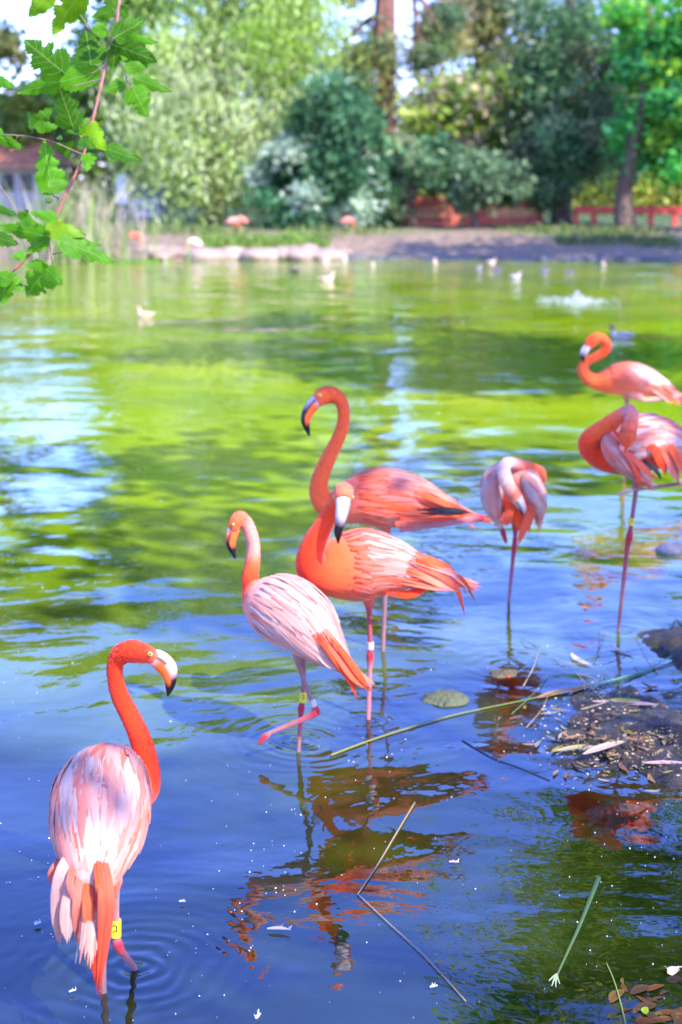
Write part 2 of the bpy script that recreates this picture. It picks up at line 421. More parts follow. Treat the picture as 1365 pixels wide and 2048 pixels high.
WILLOW = [(.40, .52, .13), (.50, .62, .20), (.32, .48, .08), (.56, .64, .30), (.24, .42, .04)]
BLUEG = [(.05, .15, .065), (.07, .20, .08), (.12, .28, .12), (.04, .12, .045)]
PINE = [(.12, .20, .06), (.22, .26, .07), (.36, .32, .10), (.11, .19, .09), (.44, .36, .18)]
YELG = [(.34, .46, .05), (.46, .52, .11), (.20, .32, .04), (.54, .46, .26), (.15, .26, .06)]
DARKC = [(.09, .22, .085), (.14, .29, .11), (.24, .36, .17), (.07, .18, .065), (.54, .58, .30)]  # the last, pale tint paints sun glints as light leaf clumps
BRIGHT = [(.06, .36, .05), (.10, .46, .06), (.05, .28, .06), (.24, .48, .04), (.06, .32, .10)]
YELLOW = [(.38, .38, .05), (.28, .36, .05), (.40, .34, .16), (.20, .30, .06)]
# weeping willow left of centre
Yw = 44
tree('willow_tree', 'pale green weeping willow, tallest and brightest tree left of centre behind the far bank', 'tree', (X_at(425, Yw), Yw), (X_at(430, Yw), Yw, 9.5), .34, .12,
     [((X_at(470, Yw), Yw, 7.6), (2.4, 2.0, 2.6)), ((X_at(400, Yw), Yw-.6, 4.6), (2.0, 1.8, 2.4)), ((X_at(530, Yw), Yw, 5.4), (1.4, 1.6, 2.2)), ((X_at(350, Yw), Yw+.4, 7.0), (1.6, 1.6, 2.6)), ((X_at(480, Yw), Yw-.9, 2.9), (1.3, 1.3, 1.6)), ((X_at(420, Yw), Yw-.5, 9.8), (2.2, 1.6, 2.0)), ((X_at(470, Yw), Yw, 12.2), (2.4, 1.6, 1.6)), ((X_at(570, Yw), Yw+.5, 9.0), (1.6, 1.4, 2.2)), ((X_at(590, Yw), Yw+.5, 6.4), (.9, 1.2, 1.8))],
     52000, .125, WILLOW, 11, droop=.9, aspect=.24, clump=.6, nclump=200, limb=True)
tree('poplar_tree', 'soft green tree behind the white railing, left of the weeping willow', 'tree', (X_at(250, 49), 49), (X_at(255, 49), 49, 8.5), .25, .1,
     [((X_at(255, 49), 49, 6.6), (1.3, 1.4, 3.0)), ((X_at(305, 49), 49, 4.0), (1.2, 1.3, 2.2)), ((X_at(215, 49), 49.5, 5.2), (1.2, 1.2, 1.8)), ((X_at(320, 49), 49, 9.6), (2.0, 1.5, 2.2)), ((X_at(270, 49), 49, 13.0), (2.6, 1.6, 1.8))],
     24000, .14, WILLOW[2:]+[(.12, .24, .05), (.16, .3, .08)], 12, clump=.5, nclump=90, droop=.3)
tree('yellow_tree', 'yellow green tree above the tiled roof at the left edge', 'tree', (X_at(90, 54), 54), (X_at(100, 54), 54, 5), .22, .08,
     [((X_at(150, 54), 54, 4.6), (1.6, 1.4, 1.2)), ((X_at(60, 54), 54, 4.2), (1.8, 1.4, 1.2)), ((X_at(0, 54), 54, 3.9), (1.6, 1.4, 1.0)), ((X_at(190, 54), 54, 5.2), (1.0, 1.0, 1.2))],
     9000, .18, YELLOW, 13, clump=.45, nclump=60)
tree('tall_tree', 'tall thin-crowned tree with bare lower trunk showing sky at the top left corner', 'tree', (X_at(-120, 47), 47), (X_at(0, 47), 47, 12), .3, .1,
     [((X_at(60, 47), 47, 11.2), (2.6, 1.6, 1.6)), ((X_at(180, 47), 47, 10.9), (2.0, 1.6, 1.3)), ((X_at(10, 47), 47, 6.1), (.9, 1.0, .45)), ((X_at(-30, 47), 47, 10.2), (1.6, 1.2, 1.2)), ((X_at(90, 47), 47, 12.6), (2.6, 1.6, 1.2))],
     13000, .17, [(.14, .2, .06), (.22, .24, .08), (.1, .16, .05)], 14, clump=.4, nclump=60)
# blue green shrub with pale glossy leaves
tree('broadleaf_shrub', 'blue green broadleaf shrub with pale glossy leaves, right of the weeping willow', 'shrub', (X_at(630, 42), 42), (X_at(640, 42), 42, 3.6), .14, .06,
     [((X_at(655, 42), 42, 2.9), (1.2, 1.2, 1.7)), ((X_at(585, 42), 41.6, 1.6), (1.2, 1.1, 1.1)), ((X_at(690, 42), 41.8, 1.6), (1.0, 1.0, 1.2)), ((X_at(700, 42), 42, 3.2), (.7, .8, .9))],
     15000, .12, BLUEG+[(.48, .60, .42)], 15, clump=.30, nclump=75)
# the pine with the red trunk
Yp = 48
tree('pine_tree', 'tall pine with a thick reddish trunk between the shrub and the far conifers', 'tree', (X_at(770, Yp), Yp), (X_at(778, Yp), Yp, 15), .37, .24,
     [((X_at(690, Yp), Yp, 6.2), (1.3, 1.3, .8)), ((X_at(720, Yp), Yp-.6, 4.2), (.9, 1.0, .8)), ((X_at(870, Yp), Yp-.8, 6.4), (1.3, 1.0, .7)), ((X_at(660, Yp), Yp, 8.6), (1.7, 1.6, 1.2)), ((X_at(700, Yp), Yp, 11.4), (1.5, 1.6, 1.4)), ((X_at(790, Yp), Yp+1, 13.2), (2.0, 1.6, 1.4)), ((X_at(735, Yp), Yp-.8, 2.6), (.5, .6, .9)), ((X_at(752, Yp), Yp-.9, 5.2), (.28, .3, .9)), ((X_at(835, Yp), Yp-.5, 5.6), (.35, .5, .5)), ((X_at(845, Yp), Yp, 3.3), (.6, .7, .6))],
     15000, .16, PINE, 16, mat=M_PINEBARK, clump=.34, nclump=110, aspect=.25)
tree('cypress_tree', 'olive brown conifer with sky gaps, between the pine trunk and the dark spruce', 'tree', (X_at(950, 52), 52), (X_at(960, 52), 52, 9), .26, .08,
     [((X_at(975, 52), 52, 5.3), (1.5, 1.3, 1.2)), ((X_at(920, 52), 52, 7.2), (1.5, 1.4, 1.0)), ((X_at(1010, 52), 52, 7.2), (1.3, 1.3, 1.2)), ((X_at(990, 52), 52, 3.8), (1.3, 1.2, 1.1)), ((X_at(960, 52), 52, 8.6), (1.3, 1.3, 1.0))],
     11000, .16, PINE+[(.24, .22, .12)], 17, clump=.36, nclump=95, aspect=.3)
tree('plane_tree', 'yellow green sunlit tree in the middle of the far bank above the red slat fence', 'tree', (X_at(960, 45), 45), (X_at(955, 45), 45, 4.2), .18, .07,
     [((X_at(960, 45), 45, 3.9), (1.5, 1.2, 1.0)), ((X_at(880, 45), 45, 3.7), (.8, 1.0, .9)), ((X_at(1015, 45), 45, 2.7), (1.0, 1.0, 1.0)), ((X_at(1000, 45), 45, 4.6), (.9, 1.0, .7))],
     9000, .17, YELG, 18, clump=.38, nclump=75)
tree('laurel_shrub', 'dark round shrub in front of the left end of the red slat fence', 'shrub', (X_at(825, 42), 42), (X_at(830, 42), 42, 2.2), .1, .05,
     [((X_at(850, 42), 42, 2.45), (.95, .8, .55)), ((X_at(765, 42), 42, 1.5), (.35, .6, .9)), ((X_at(910, 42), 42, 2.2), (.5, .6, .4))],
     6000, .13, DARKC+BLUEG[:2], 19, clump=.22, nclump=70)
tree('tea_tree', 'grey green drooping shrub before the middle of the red slat fence', 'shrub', (X_at(945, 41), 41), (X_at(950, 41), 41, 2), .1, .05,
     [((X_at(965, 41), 41, 1.95), (.65, .6, .55)), ((X_at(1020, 41), 41, 1.8), (.4, .5, .5)), ((X_at(930, 41), 41, 1.3), (.25, .3, .35))],
     4500, .12, [(.13, .22, .10), (.17, .27, .13), (.10, .18, .07)], 20, clump=.2, nclump=50, droop=.3)
tree('spruce_tree', 'dark blue green spruce filling the right of the far bank behind the red rail fence', 'tree', (X_at(1120, 43.5), 43.5), (X_at(1130, 43.5), 43.5, 7.8), .28, .06,
     [((X_at(1130, 43.5), 43.5, 3.6), (1.5, 1.4, 1.5)), ((X_at(1160, 43.5), 43.5, 5.4), (1.6, 1.4, 1.3)), ((X_at(1120, 43.5), 43.5, 7.0), (1.2, 1.2, 1.2)), ((X_at(1095, 43.5), 43.2, 1.9), (.45, .6, .7)), ((X_at(1200, 43.5), 43.5, 3.2), (1.1, 1.2, 1.0)), ((X_at(1085, 43.5), 43, 4.3), (.4, .6, .6))],
     26000, .12, DARKC+[(.14, .16, .09)], 21, clump=.38, nclump=130, droop=.3, aspect=.3)
tree('maple_tree', 'bright green maple with dark trunk before the red rail fence', 'tree', (X_at(1252, 39.6), 39.6), (X_at(1275, 39.6), 39.6, 6.4), .27, .1,
     [((X_at(1330, 39.6), 39.6, 4.2), (1.3, 1.3, 1.6)), ((X_at(1390, 39.6), 39.6, 2.4), (1.2, 1.1, 1.0)), ((X_at(1300, 39.6), 39.6, 5.9), (1.1, 1.2, 1.2)), ((X_at(1270, 39.6), 39.6, 2.9), (.7, .9, .7)), ((X_at(1430, 39.6), 39.6, 5.6), (1.8, 1.5, 1.8))],
     19000, .12, BRIGHT, 22, clump=.33, nclump=120, flat=.4)
tree('background_tree', 'hazy green tree in the gap behind the pine and the conifers', 'tree', (X_at(1060, 66), 66), (X_at(1060, 66), 66, 6.5), .3, .1,
     [((X_at(1040, 66), 66, 4.6), (2.4, 1.6, 1.6)), ((X_at(880, 66), 66, 3.4), (2.6, 1.6, 1.3)), ((X_at(760, 66), 66, 4.0), (2.0, 1.6, 1.6)), ((X_at(620, 66), 66, 5.4), (2.6, 1.6, 2.6)), ((X_at(1240, 66), 66, 4.8), (2.8, 1.6, 2.2))],
     12000, .22, [(.16, .22, .09), (.22, .28, .10), (.12, .18, .08)], 23, clump=.55, nclump=95)
hedge_pts = []
tree('low_hedge', 'sunlit yellow green hedge beyond the red rail fence at the right', 'hedge', (X_at(1250, 52), 52), (X_at(1250, 52), 52, 1.2), .06, .03,
     [((X_at(1200, 52), 52, 1.35), (1.3, .7, .7)), ((X_at(1320, 52), 52, 1.4), (1.3, .7, .8)), ((X_at(1400, 52), 52, 1.3), (1.2, .7, .7))],
     4500, .13, [(.24, .30, .04), (.32, .34, .05), (.14, .22, .04)], 24, clump=.3, nclump=45)

# trees on the near side: their shade and reflections reach the picture
shade = empty('mulberry_tree', (4.6, -1.6, .2), 'spreading mulberry beside the viewpoint, seen only as shade and dappled light on the near water', 'tree')
trunk(shade, (4.6, -1.6, .1), (4.2, -.9, 5.6), .22, .1, M_BARK, [(.5, (2.6, 2.4, 6.0), .08), (.6, (6.2, .6, 5.6), .09), (.7, (3.3, -1.1, 5.8), .06), (.55, (4.4, 3.2, 6.2), .09)], seed=3)
MULB = [(.07, .22, .02), (.10, .28, .03), (.05, .16, .02), (.16, .34, .03)]
crown('crown', shade, [((3.25, -1.05, 5.8), (.40, .32, .2)), ((6.1, .6, 5.9), (1.5, 1.8, .8)), ((4.1, 1.5, 6.4), (1.3, .9, .6)), ((1.9, 3.0, 6.3), (2.0, 1.5, .6)), ((4.4, 3.7, 6.6), (1.6, 1.3, .6))],
      3000, .10, MULB, 31, clump=.34, nclump=80, aspect=.7)
over = empty('ash_tree', (7.4, 10.5, .4), 'overhanging tree on the right bank, seen reflected in the rippled water at the lower right', 'tree')
trunk(over, (7.4, 10.5, .2), (6.6, 10.6, 6.5), .25, .1, M_BARK, [(.5, (4.4, 9.9, 4.4), .1), (.6, (3.2, 10.8, 5.4), .08), (.7, (5.6, 9.0, 6.4), .08), (.65, (3.6, 8.6, 5.2), .06), (.7, (2.6, 13.6, 5.7), .07), (.66, (1.5, 10.6, 5.0), .05)], seed=4)
crown('crown', over, [((3.7, 10.0, 4.5), (1.5, 1.3, .75)), ((4.9, 9.4, 5.6), (1.8, 1.6, 1.1)), ((2.6, 10.9, 5.3), (1.1, 1.0, .6)), ((6.4, 10.4, 6.8), (2.0, 1.8, 1.2)), ((3.4, 14, 5.3), (1.5, 1.1, .7)), ((2.5, 13.6, 5.7), (1.0, .8, .55)), ((1.5, 10.6, 4.9), (.8, .7, .5))],
      10500, .10, [(.16, .34, .03), (.28, .44, .03), (.10, .22, .03), (.42, .48, .05)], 33, clump=.28, nclump=140, aspect=.45)

# ------------------------------------------------------------------ flamingos
COL = dict(red=(.76, .038, .004), ored=(.80, .05, .008), orange=(.80, .105, .022), coral=(.80, .14, .065), pink=(.70, .21, .14), pale=(.66, .285, .205),
           white=(.60, .405, .33), leg=(.24, .12, .11), ankle=(.38, .015, .03), legr=(.30, .045, .055), legp=(.38, .14, .14), cream=(.78, .46, .33), grey=(.30, .22, .22))
def remesh(V, Fc, voxel, smooth_it=4):
    me = bpy.data.meshes.new('tmp'); me.from_pydata([tuple(map(float, a)) for a in V], [], Fc); me.update()
    o = bpy.data.objects.new('tmp', me); C.objects.link(o)
    md = o.modifiers.new('r', 'REMESH'); md.mode = 'VOXEL'; md.voxel_size = voxel
    if smooth_it:
        ms = o.modifiers.new('s', 'SMOOTH'); ms.factor = .5; ms.iterations = smooth_it
    bpy.context.view_layer.update()
    dg = bpy.context.evaluated_depsgraph_get()
    m2 = bpy.data.meshes.new_from_object(o.evaluated_get(dg))
    co = np.empty(len(m2.vertices)*3, np.float32); m2.vertices.foreach_get('co', co)
    k = np.empty(len(m2.loops), np.int32); m2.loops.foreach_get('vertex_index', k)
    tot = np.empty(len(m2.polygons), np.int32); m2.polygons.foreach_get('loop_total', tot)
    assert (tot == 4).all()
    bpy.data.objects.remove(o); bpy.data.meshes.remove(me); bpy.data.meshes.remove(m2)
    return co.reshape(-1, 3), k.reshape(-1, 4)
def nearest_cols(P, S, R, K):
    best = np.full(len(P), 1e9); out_ = np.zeros((len(P), 3))
    for s, r, k in zip(S, R, K):
        d = np.linalg.norm(P-s, axis=1)-r
        m = d < best; best[m] = d[m]; out_[m] = k
    return out_
def colmix(a, b, f): return tuple(np.array(a)*(1-f)+np.array(b)*f)

def feather_geo(fn, wid, cols, n=6, ridge=.0015, b0=.5):
    """fn(s, q) -> point, s along 0..1, q across -1..1"""
    prof = lambda s: wid*max(.02, (min(1, b0+s*1.6))*(1-max(0, (s-.42)/.58)**1.9))
    V = []; K = []; U = []
    for i in range(n+1):
        s = i/n
        for q in (-1, 0, 1):
            V.append(fn(s, q*prof(s), ridge if q == 0 else 0)); K.append(colmix(cols[0], cols[1], s)); U.append((q*.5+.5, s))
    Fc = []
    for i in range(n):
        for j in range(2):
            a = i*3+j; Fc.append((a, a+1, a+4, a+3))
    return V, Fc, K, U
def surf_feather(parent, loft, L0, a0, length, wid, lift0, lift1, cols, drift=0., name='feather', n=6):
    r = max(.02, loft.rad(L0))
    def fn(s, q, e):
        L = L0 - s*length
        rr = max(.022, loft.rad(L))
        return loft.surf(L, a0 + q/rr + drift*s, lift0+(lift1-lift0)*s + e)
    V, Fc, K, U = feather_geo(fn, wid, cols, n)
    return mesh(name, V, Fc, M_FEATHER, parent, K, True, U)
def plume(parent, pts, wid, cols, name='tail_feather', nrm=(0.1, -.75, .65), roll=0.):
    P = catmull(np.array(pts), 9); T = np.gradient(P, axis=0)
    N = norm(np.array(nrm, float))
    def fn(s, q, e):
        i = s*8; k = min(int(i), 7); f = i-k
        p = P[k]*(1-f)+P[k+1]*f; t = norm(T[k]*(1-f)+T[k+1]*f)
        sd_ = norm(np.cross(t, N)); n2 = norm(np.cross(sd_, t))
        sd_ = norm(sd_*math.cos(roll)+n2*math.sin(roll))
        return p + sd_*q + n2*(e*2.0)
    V, Fc, K, U = feather_geo(fn, wid, cols, 8, .0015, .18)
    return mesh(name, V, Fc, M_FEATHER, parent, K, True, U)
def wing_patch(parent, loft, L0, L1, a0, a1, off, col):
    """the feathered wing itself: a shell over the flank"""
    V = []; n, k = 14, 9
    for o_ in (off, -.012):
        for i in range(n):
            s = i/(n-1); L = L0+(L1-L0)*s; sq = math.sin(math.pi*min(1, max(0, .08+.84*s)))**.5
            for j in range(k):
                q = j/(k-1); a = (a0+a1)/2+(a1-a0)*(q-.5)*sq
                edge = min(1, 6*min(q, 1-q))*min(1, 6*min(s, 1-s))
                V.append(loft.surf(L, a, -.012+(off+.012)*(edge if o_ == off else 0)))
    Fc = []
    for i in range(n-1):
        for j in range(k-1):
            a = i*k+j; Fc.append((a, a+1, a+k+1, a+k)); b = n*k+a; Fc.append((b, b+k, b+k+1, b+1))
    return mesh('wing', V, Fc, M_BODY, parent, np.tile(col, (len(V), 1)))

M_EYE = flat_mat('eye_iris', (.75, .55, .10), .25, .1, 200)
M_PUPIL = flat_mat('eye_pupil', (.006, .006, .006), .12, .1, 50)
M_BANDY = flat_mat('yellow_leg_band', (.62, .55, .02), .4, .1, 60)
M_BANDG = flat_mat('grey_leg_band', (.40, .38, .33), .5, .1, 60)
M_BANDB = flat_mat('black_print', (.01, .01, .01), .5, .1, 60)
def sphere(c, r, k=12, n=8, sc=(1, 1, 1)):
    V = []; Fc = []
    for i in range(n+1):
        th = math.pi*i/n
        for j in range(k):
            a = 2*math.pi*j/k
            V.append((c[0]+r*sc[0]*math.sin(th)*math.cos(a), c[1]+r*sc[1]*math.sin(th)*math.sin(a), c[2]+r*sc[2]*math.cos(th)))
    for i in range(n):
        for j in range(k):
            Fc.append((i*k+j, (i+1)*k+j, (i+1)*k+(j+1) % k, i*k+(j+1) % k))
    return V, Fc

def flamingo(label, row_px, row, spine, bill, legs, voxel=.0035, group='flamingos wading in the pond', depth=.30):
    foot = at_z(row_px, row); Y0 = foot[1]
    root = empty('flamingo', (foot[0], foot[1], 0), label, 'flamingo', group)
    W = lambda p: at_y(p[0], p[1], Y0+p[2])
    R = lambda p, r: r*px_m(p[0], p[1], Y0+p[2])
    pts = [W(p) for p in spine]; rl = [R(p, p[3]) for p in spine]; rv = [R(p, p[4]) for p in spine]
    n = len(spine)*8
    body = Loft(pts, rl, rv, n, int(n*.2))
    V, Fc = body.mesh(24)
    mb = MB(); mb.add(V, Fc)
    kc = np.array([COL[p[5]] for p in spine]); kk = np.array([np.interp(np.linspace(0, len(spine)-1, n), range(len(spine)), kc[:, i]) for i in range(3)]).T
    S = list(body.c); RR = list((body.rl+body.rv)/2); K = list(kk)
    for leg in legs:
        lp = []; lr = []; lc = []
        for p in leg:
            if p[2] == 'w':
                q = at_z(p[0], p[1]); lp.append(q); lr.append(p[3]*px_m(p[0], p[1], q[1]))
                lc.append(COL[p[4]]); lp.append(q+norm(q-lp[-2])*np.array([.4, .4, 1])*depth if False else q+np.array([(q-lp[-2])[0]*.3, (q-lp[-2])[1]*.3, -depth])); lr.append(lr[-1]); lc.append(COL['grey'])
            else:
                lp.append(W(p)); lr.append(R(p, p[3])); lc.append(COL[p[4]])
        m = (len(lp)-1)*10+1
        # piecewise linear with slightly rounded corners
        tt = np.linspace(0, len(lp)-1, m); lp = np.array(lp); lr = np.array(lr); lc = np.array(lc)
        A = np.array([np.interp(tt, range(len(lp)), lp[:, i]) for i in range(3)]).T
        A[1:-1] = (A[:-2]+2*A[1:-1]+A[2:])/4
        r_ = np.interp(tt, range(len(lp)), lr)
        lf = Loft(A, r_, r_, m, 0); mb.add(*lf.mesh(10))
        S += list(A); RR += list(r_); K += [np.array([np.interp(t_, range(len(lp)), lc[:, i]) for i in range(3)]) for t_ in tt]
    V, Fc = remesh(np.vstack(mb.v), mb.f, voxel)
    mesh('body', V, Fc, M_BODY, root, nearest_cols(V, S, RR, K))
    # short contour feathers on neck and breast
    r = np.random.default_rng(int(row*7+row_px)); m = 2200; k0 = int(n*.36)
    ii = r.integers(k0, n-6, m); aa = r.uniform(0, 6.283, m); ca, sa = np.cos(aa)[:, None], np.sin(aa)[:, None]
    nv = body.side[ii]*ca+body.up[ii]*sa; P = body.c[ii]+body.side[ii]*(body.rl[ii][:, None]*ca)+body.up[ii]*(body.rv[ii][:, None]*sa)-nv*.0012
    ln = (r.uniform(.006, .012, m)*np.clip(body.rl[ii]/.02, .6, 1.15))[:, None]; tv = -body.t[ii]; wv_ = np.cross(nv, tv)*ln*.28; tip = P+tv*ln+nv*(.0008+.0016*r.random(m))[:, None]
    midp = P+tv*ln*.5+nv*.0016
    Vd = np.stack([P, midp+wv_, tip, midp-wv_], 1).reshape(-1, 3); Kd = np.repeat(kk[ii]*r.uniform(.8, 1.15, m)[:, None], 4, axis=0)
    tag(mesh('contour_feathers', Vd, np.arange(4*m, dtype=np.int32).reshape(m, 4), M_BODY, root, np.minimum(Kd, .95)), kind='stuff')
    # bill
    if bill:
        bp = [W(p) for p in bill]; n2 = len(bill)*6
        bl = Loft(bp, [R(p, p[3]) for p in bill], [R(p, p[4]) for p in bill], n2, 0)
        # turn the frame so that "up" is the outer side of the bend
        V, Fc = bl.mesh(18)
        t = np.linspace(0, len(bill)-1, n2)
        cu = np.array([np.interp(t, range(len(bill)), [bill_col(p[5])[i] for p in bill]) for i in range(3)]).T
        cl = np.array([np.interp(t, range(len(bill)), [bill_col(p[6] if len(p) > 6 else p[5])[i] for p in bill]) for i in range(3)]).T
        mid = (bl.c[0]+bl.c[-1])/2; outw = norm(bl.c[n2//2]-mid)
        cols = []
        for i in range(n2):
            for j in range(18):
                d = np.dot(norm(V[i*18+j]-bl.c[i]), outw)
                f = 1/(1+math.exp(-(d-.30)*14))
                cc_ = cu[i]*f+cl[i]*(1-f)
                if .04 < i/n2 < .8 and abs(d-.30) < .12: cc_ = cc_*.12
                cols.append(cc_)
        cols += [cu[0], cu[-1]]
        mesh('bill', V, Fc, M_BILL, root, cols)
    return dict(root=root, body=body, W=W, R=R, Y0=Y0)
BCOL = dict(white=(.50, .43, .38), pinkw=(.85, .52, .45), orange=(.86, .14, .03), black=(.012, .012, .014), grey=(.40, .36, .38))
def bill_col(k): return BCOL[k]
def eye(b, px, py, dY, r, rcol=True):
    c = b['W']((px, py, dY)); rr = b['R']((px, py, dY), r)
    V, Fc = sphere(c, rr); e = mesh('eye', V, Fc, M_EYE, b['root'])
    d = norm(np.array([0, 0, H])-c)
    V, Fc = sphere(c+d*rr*.62, rr*.52); mesh('pupil', V, Fc, M_PUPIL, e)
def band(b, p0, p1, r, mat, mark=True):
    A = b['W'](p0); B = b['W'](p1); rr = b['R'](p0, r)
    L = Loft([A, A*.5+B*.5, B], [rr]*3, [rr]*3, 5, 0); V, Fc = L.mesh(14)
    o = mesh('leg_band', V, Fc, mat, b['root'], smooth=False)
    if mark:
        cdir = norm(np.array([0, -1, .2])); mb = MB(); h_ = np.linalg.norm(A-B); ax = norm(B-A); rt = norm(np.cross(ax, cdir))
        for (u0, v0, u1, v1) in ((.25, -.25, .25, .25), (.25, -.25, .62, -.25), (.62, -.25, .62, .25)):
            p = A+ax*h_*u0+rt*rr*v0*2*.6; q = A+ax*h_*u1+rt*rr*v1*2*.6
            o_ = lambda x: x + cdir*math.sqrt(max(1e-9, (rr*1.05)**2-np.dot(x-A, rt)**2))
            mb.add(*tube([o_(p), o_(q)], [rr*.10]*2, 6, 3))
        mb.build('number_mark', M_BANDB, o)
def clothe(b, L0f, L1f, a_lo, a_hi, rows, per, length, wid, colfn, seed, sides=(1, -1), off=.004, patchcol='pale', jit=.25, loft=None, tint_=None):
    """two wings laid along the back, each covered by rows of feathers"""
    lf = loft or b['body']; r = random.Random(seed)
    tot = lf.arc[-1]
    L0, L1 = L0f, L1f        # metres from the tail end
    for sd_ in sides:
        A0, A1 = math.radians(a_lo), math.radians(a_hi)
        if sd_ < 0: A0, A1 = math.pi-A1, math.pi-A0
        wg = wing_patch(b['root'], lf, L0-.03, L1+.02, A0, A1, off, COL[patchcol])
        for i in range(rows):
            f = i/(rows-1); L = L0+(L1-L0)*f
            for j in range(per):
                q = (j+.5*(i % 2)+r.uniform(-jit, jit))/(per-.5)
                a = A0+(A1-A0)*q; qd = q if sd_ > 0 else 1-q      # qd: 0 belly side, 1 back
                ln = length*(1.25-.55*f)*r.uniform(.8, 1.2); wd = wid*(1.1-.3*f)*r.uniform(.8, 1.15)
                c0, c1 = colfn(f, qd, r)
                surf_feather(wg, lf, L+r.uniform(-.008, .008), a, ln, wd, off+.001+.001*r.random(), off+.0035+.004*r.random(), (c0, c1), drift=r.uniform(-.10, .10)+(-.12 if sd_ > 0 else .12)*(1-qd))
def pick(r, opts):
    t = r.random()*sum(w_ for _, w_ in opts)
    for k, w_ in opts:
        t -= w_
        if t <= 0: break
    c = np.array(COL[k])*r.uniform(.88, 1.06); return tuple(np.minimum(c, .92))
def pl(b, pts, wpx, c0, c1, parent=None, roll=0., nrm=(0.1, -.75, .65)):
    c0 = np.array(COL[c0] if isinstance(c0, str) else c0); c1 = np.array(COL[c1] if isinstance(c1, str) else c1)
    r = random.Random(int(sum(p[0]*3+p[1] for p in pts)+wpx)); k = 1 if wpx < 7 else (3 if wpx < 13 else 4)
    P0 = np.array([b['W'](p) for p in pts]); w_ = b['R'](pts[0], wpx); t = norm(P0[-1]-P0[0]); sd_ = norm(np.cross(t, norm(np.array(nrm, float))))
    for i in range(k):
        o_ = 0 if k == 1 else (i/(k-1)-.5)*.95
        P = P0 + sd_*w_*o_*np.array([1, 1.05, .9, .35+r.uniform(-.5, .6)])[:, None] + np.array([0, -.0015*(i % 2), .0015*(i % 3)])
        ext = r.uniform(-.18, .06) if k > 1 else 0
        P[-1] = P[-1]+(P[-1]-P[-2])*ext
        g = r.uniform(.88, 1.08); f = r.uniform(0, .35)
        plume(parent or b['root'], P, w_*(1 if k == 1 else .42), (np.minimum(c0*g, .92), np.minimum((c1*(1-f)+c0*f)*g, .92)), roll=roll+r.uniform(-.25, .25), nrm=nrm)
BLACK = (.012, .012, .014)

# --- A: nearest, seen from behind, head turned to the right
A = flamingo('nearest flamingo, red necked and seen from behind at the lower left', 207, 1985,
  [(186, 1800, -.20, 8, 6, 'coral'), (192, 1750, -.17, 44, 26, 'pink'), (197, 1695, -.11, 76, 55, 'pale'), (200, 1635, -.03, 91, 82, 'pale'), (205, 1588, .06, 88, 84, 'pale'),
   (222, 1566, .15, 74, 72, 'coral'), (255, 1578, .23, 54, 54, 'ored'), (286, 1578, .27, 33, 36, 'red'), (297, 1550, .28, 24, 25, 'red'), (291, 1510, .28, 22, 23, 'red'),
   (276, 1465, .28, 21, 21, 'red'), (257, 1425, .28, 19, 19, 'red'), (239, 1388, .28, 17, 18, 'red'), (230, 1350, .28, 16, 16, 'red'), (234, 1320, .28, 17, 17, 'red'),
   (252, 1304, .27, 21, 22, 'red'), (276, 1304, .26, 22, 25, 'red'), (297, 1310, .25, 18, 23, 'red'), (311, 1318, .25, 13, 18, 'pink')],
  [(306, 1314, .25, 14, 18, 'white', 'white'), (322, 1322, .25, 14, 20, 'white', 'orange'), (336, 1338, .25, 12, 19, 'pinkw', 'orange'), (341, 1358, .25, 10, 13, 'black', 'orange'), (340, 1374, .25, 7, 9, 'black', 'black'), (336, 1391, .25, 2, 2, 'black', 'black')],
  [[(200, 1730, .02, 9, 'leg'), (206, 1880, .0, 7, 'leg'), (207, 1985, 'w', 7, 'leg')],
   [(234, 1710, -.02, 9, 'leg'), (233, 1800, -.02, 7, 'leg'), (232, 1868, -.02, 7, 'legp'), (236, 1890, -.02, 12, 'ankle'), (243, 1903, -.02, 9, 'legr'), (270, 1936, 'w', 7, 'leg')]])
eye(A, 301, 1308, .225, 5)
band(A, (232, 1840, -.02), (232, 1872, -.02), 11, M_BANDY)
def colA(f, q, r):
    st = mnoise.noise(Vector((q*5.5, f*1.2, 3.7)))
    if q < .34 and r.random() < .7 and f > .2: c = pick(r, [('coral', 4), ('orange', 2), ('pale', 1)])
    elif st > .16: c = pick(r, [('coral', 2), ('pink', 3), ('orange', .6)])
    elif f > .78: c = pick(r, [('pink', 3), ('coral', 1), ('pale', 2)])
    else: c = pick(r, [('white', 4), ('pale', 4), ('pink', 1.6), ('coral', .5)])
    return c, tuple(np.minimum(np.array(c)*.5+np.array(COL['white'])*.5, .9)) if r.random() < .6 else c
clothe(A, .10, .385, 0, 92, 10, 12, .15, .0105, colA, 51)
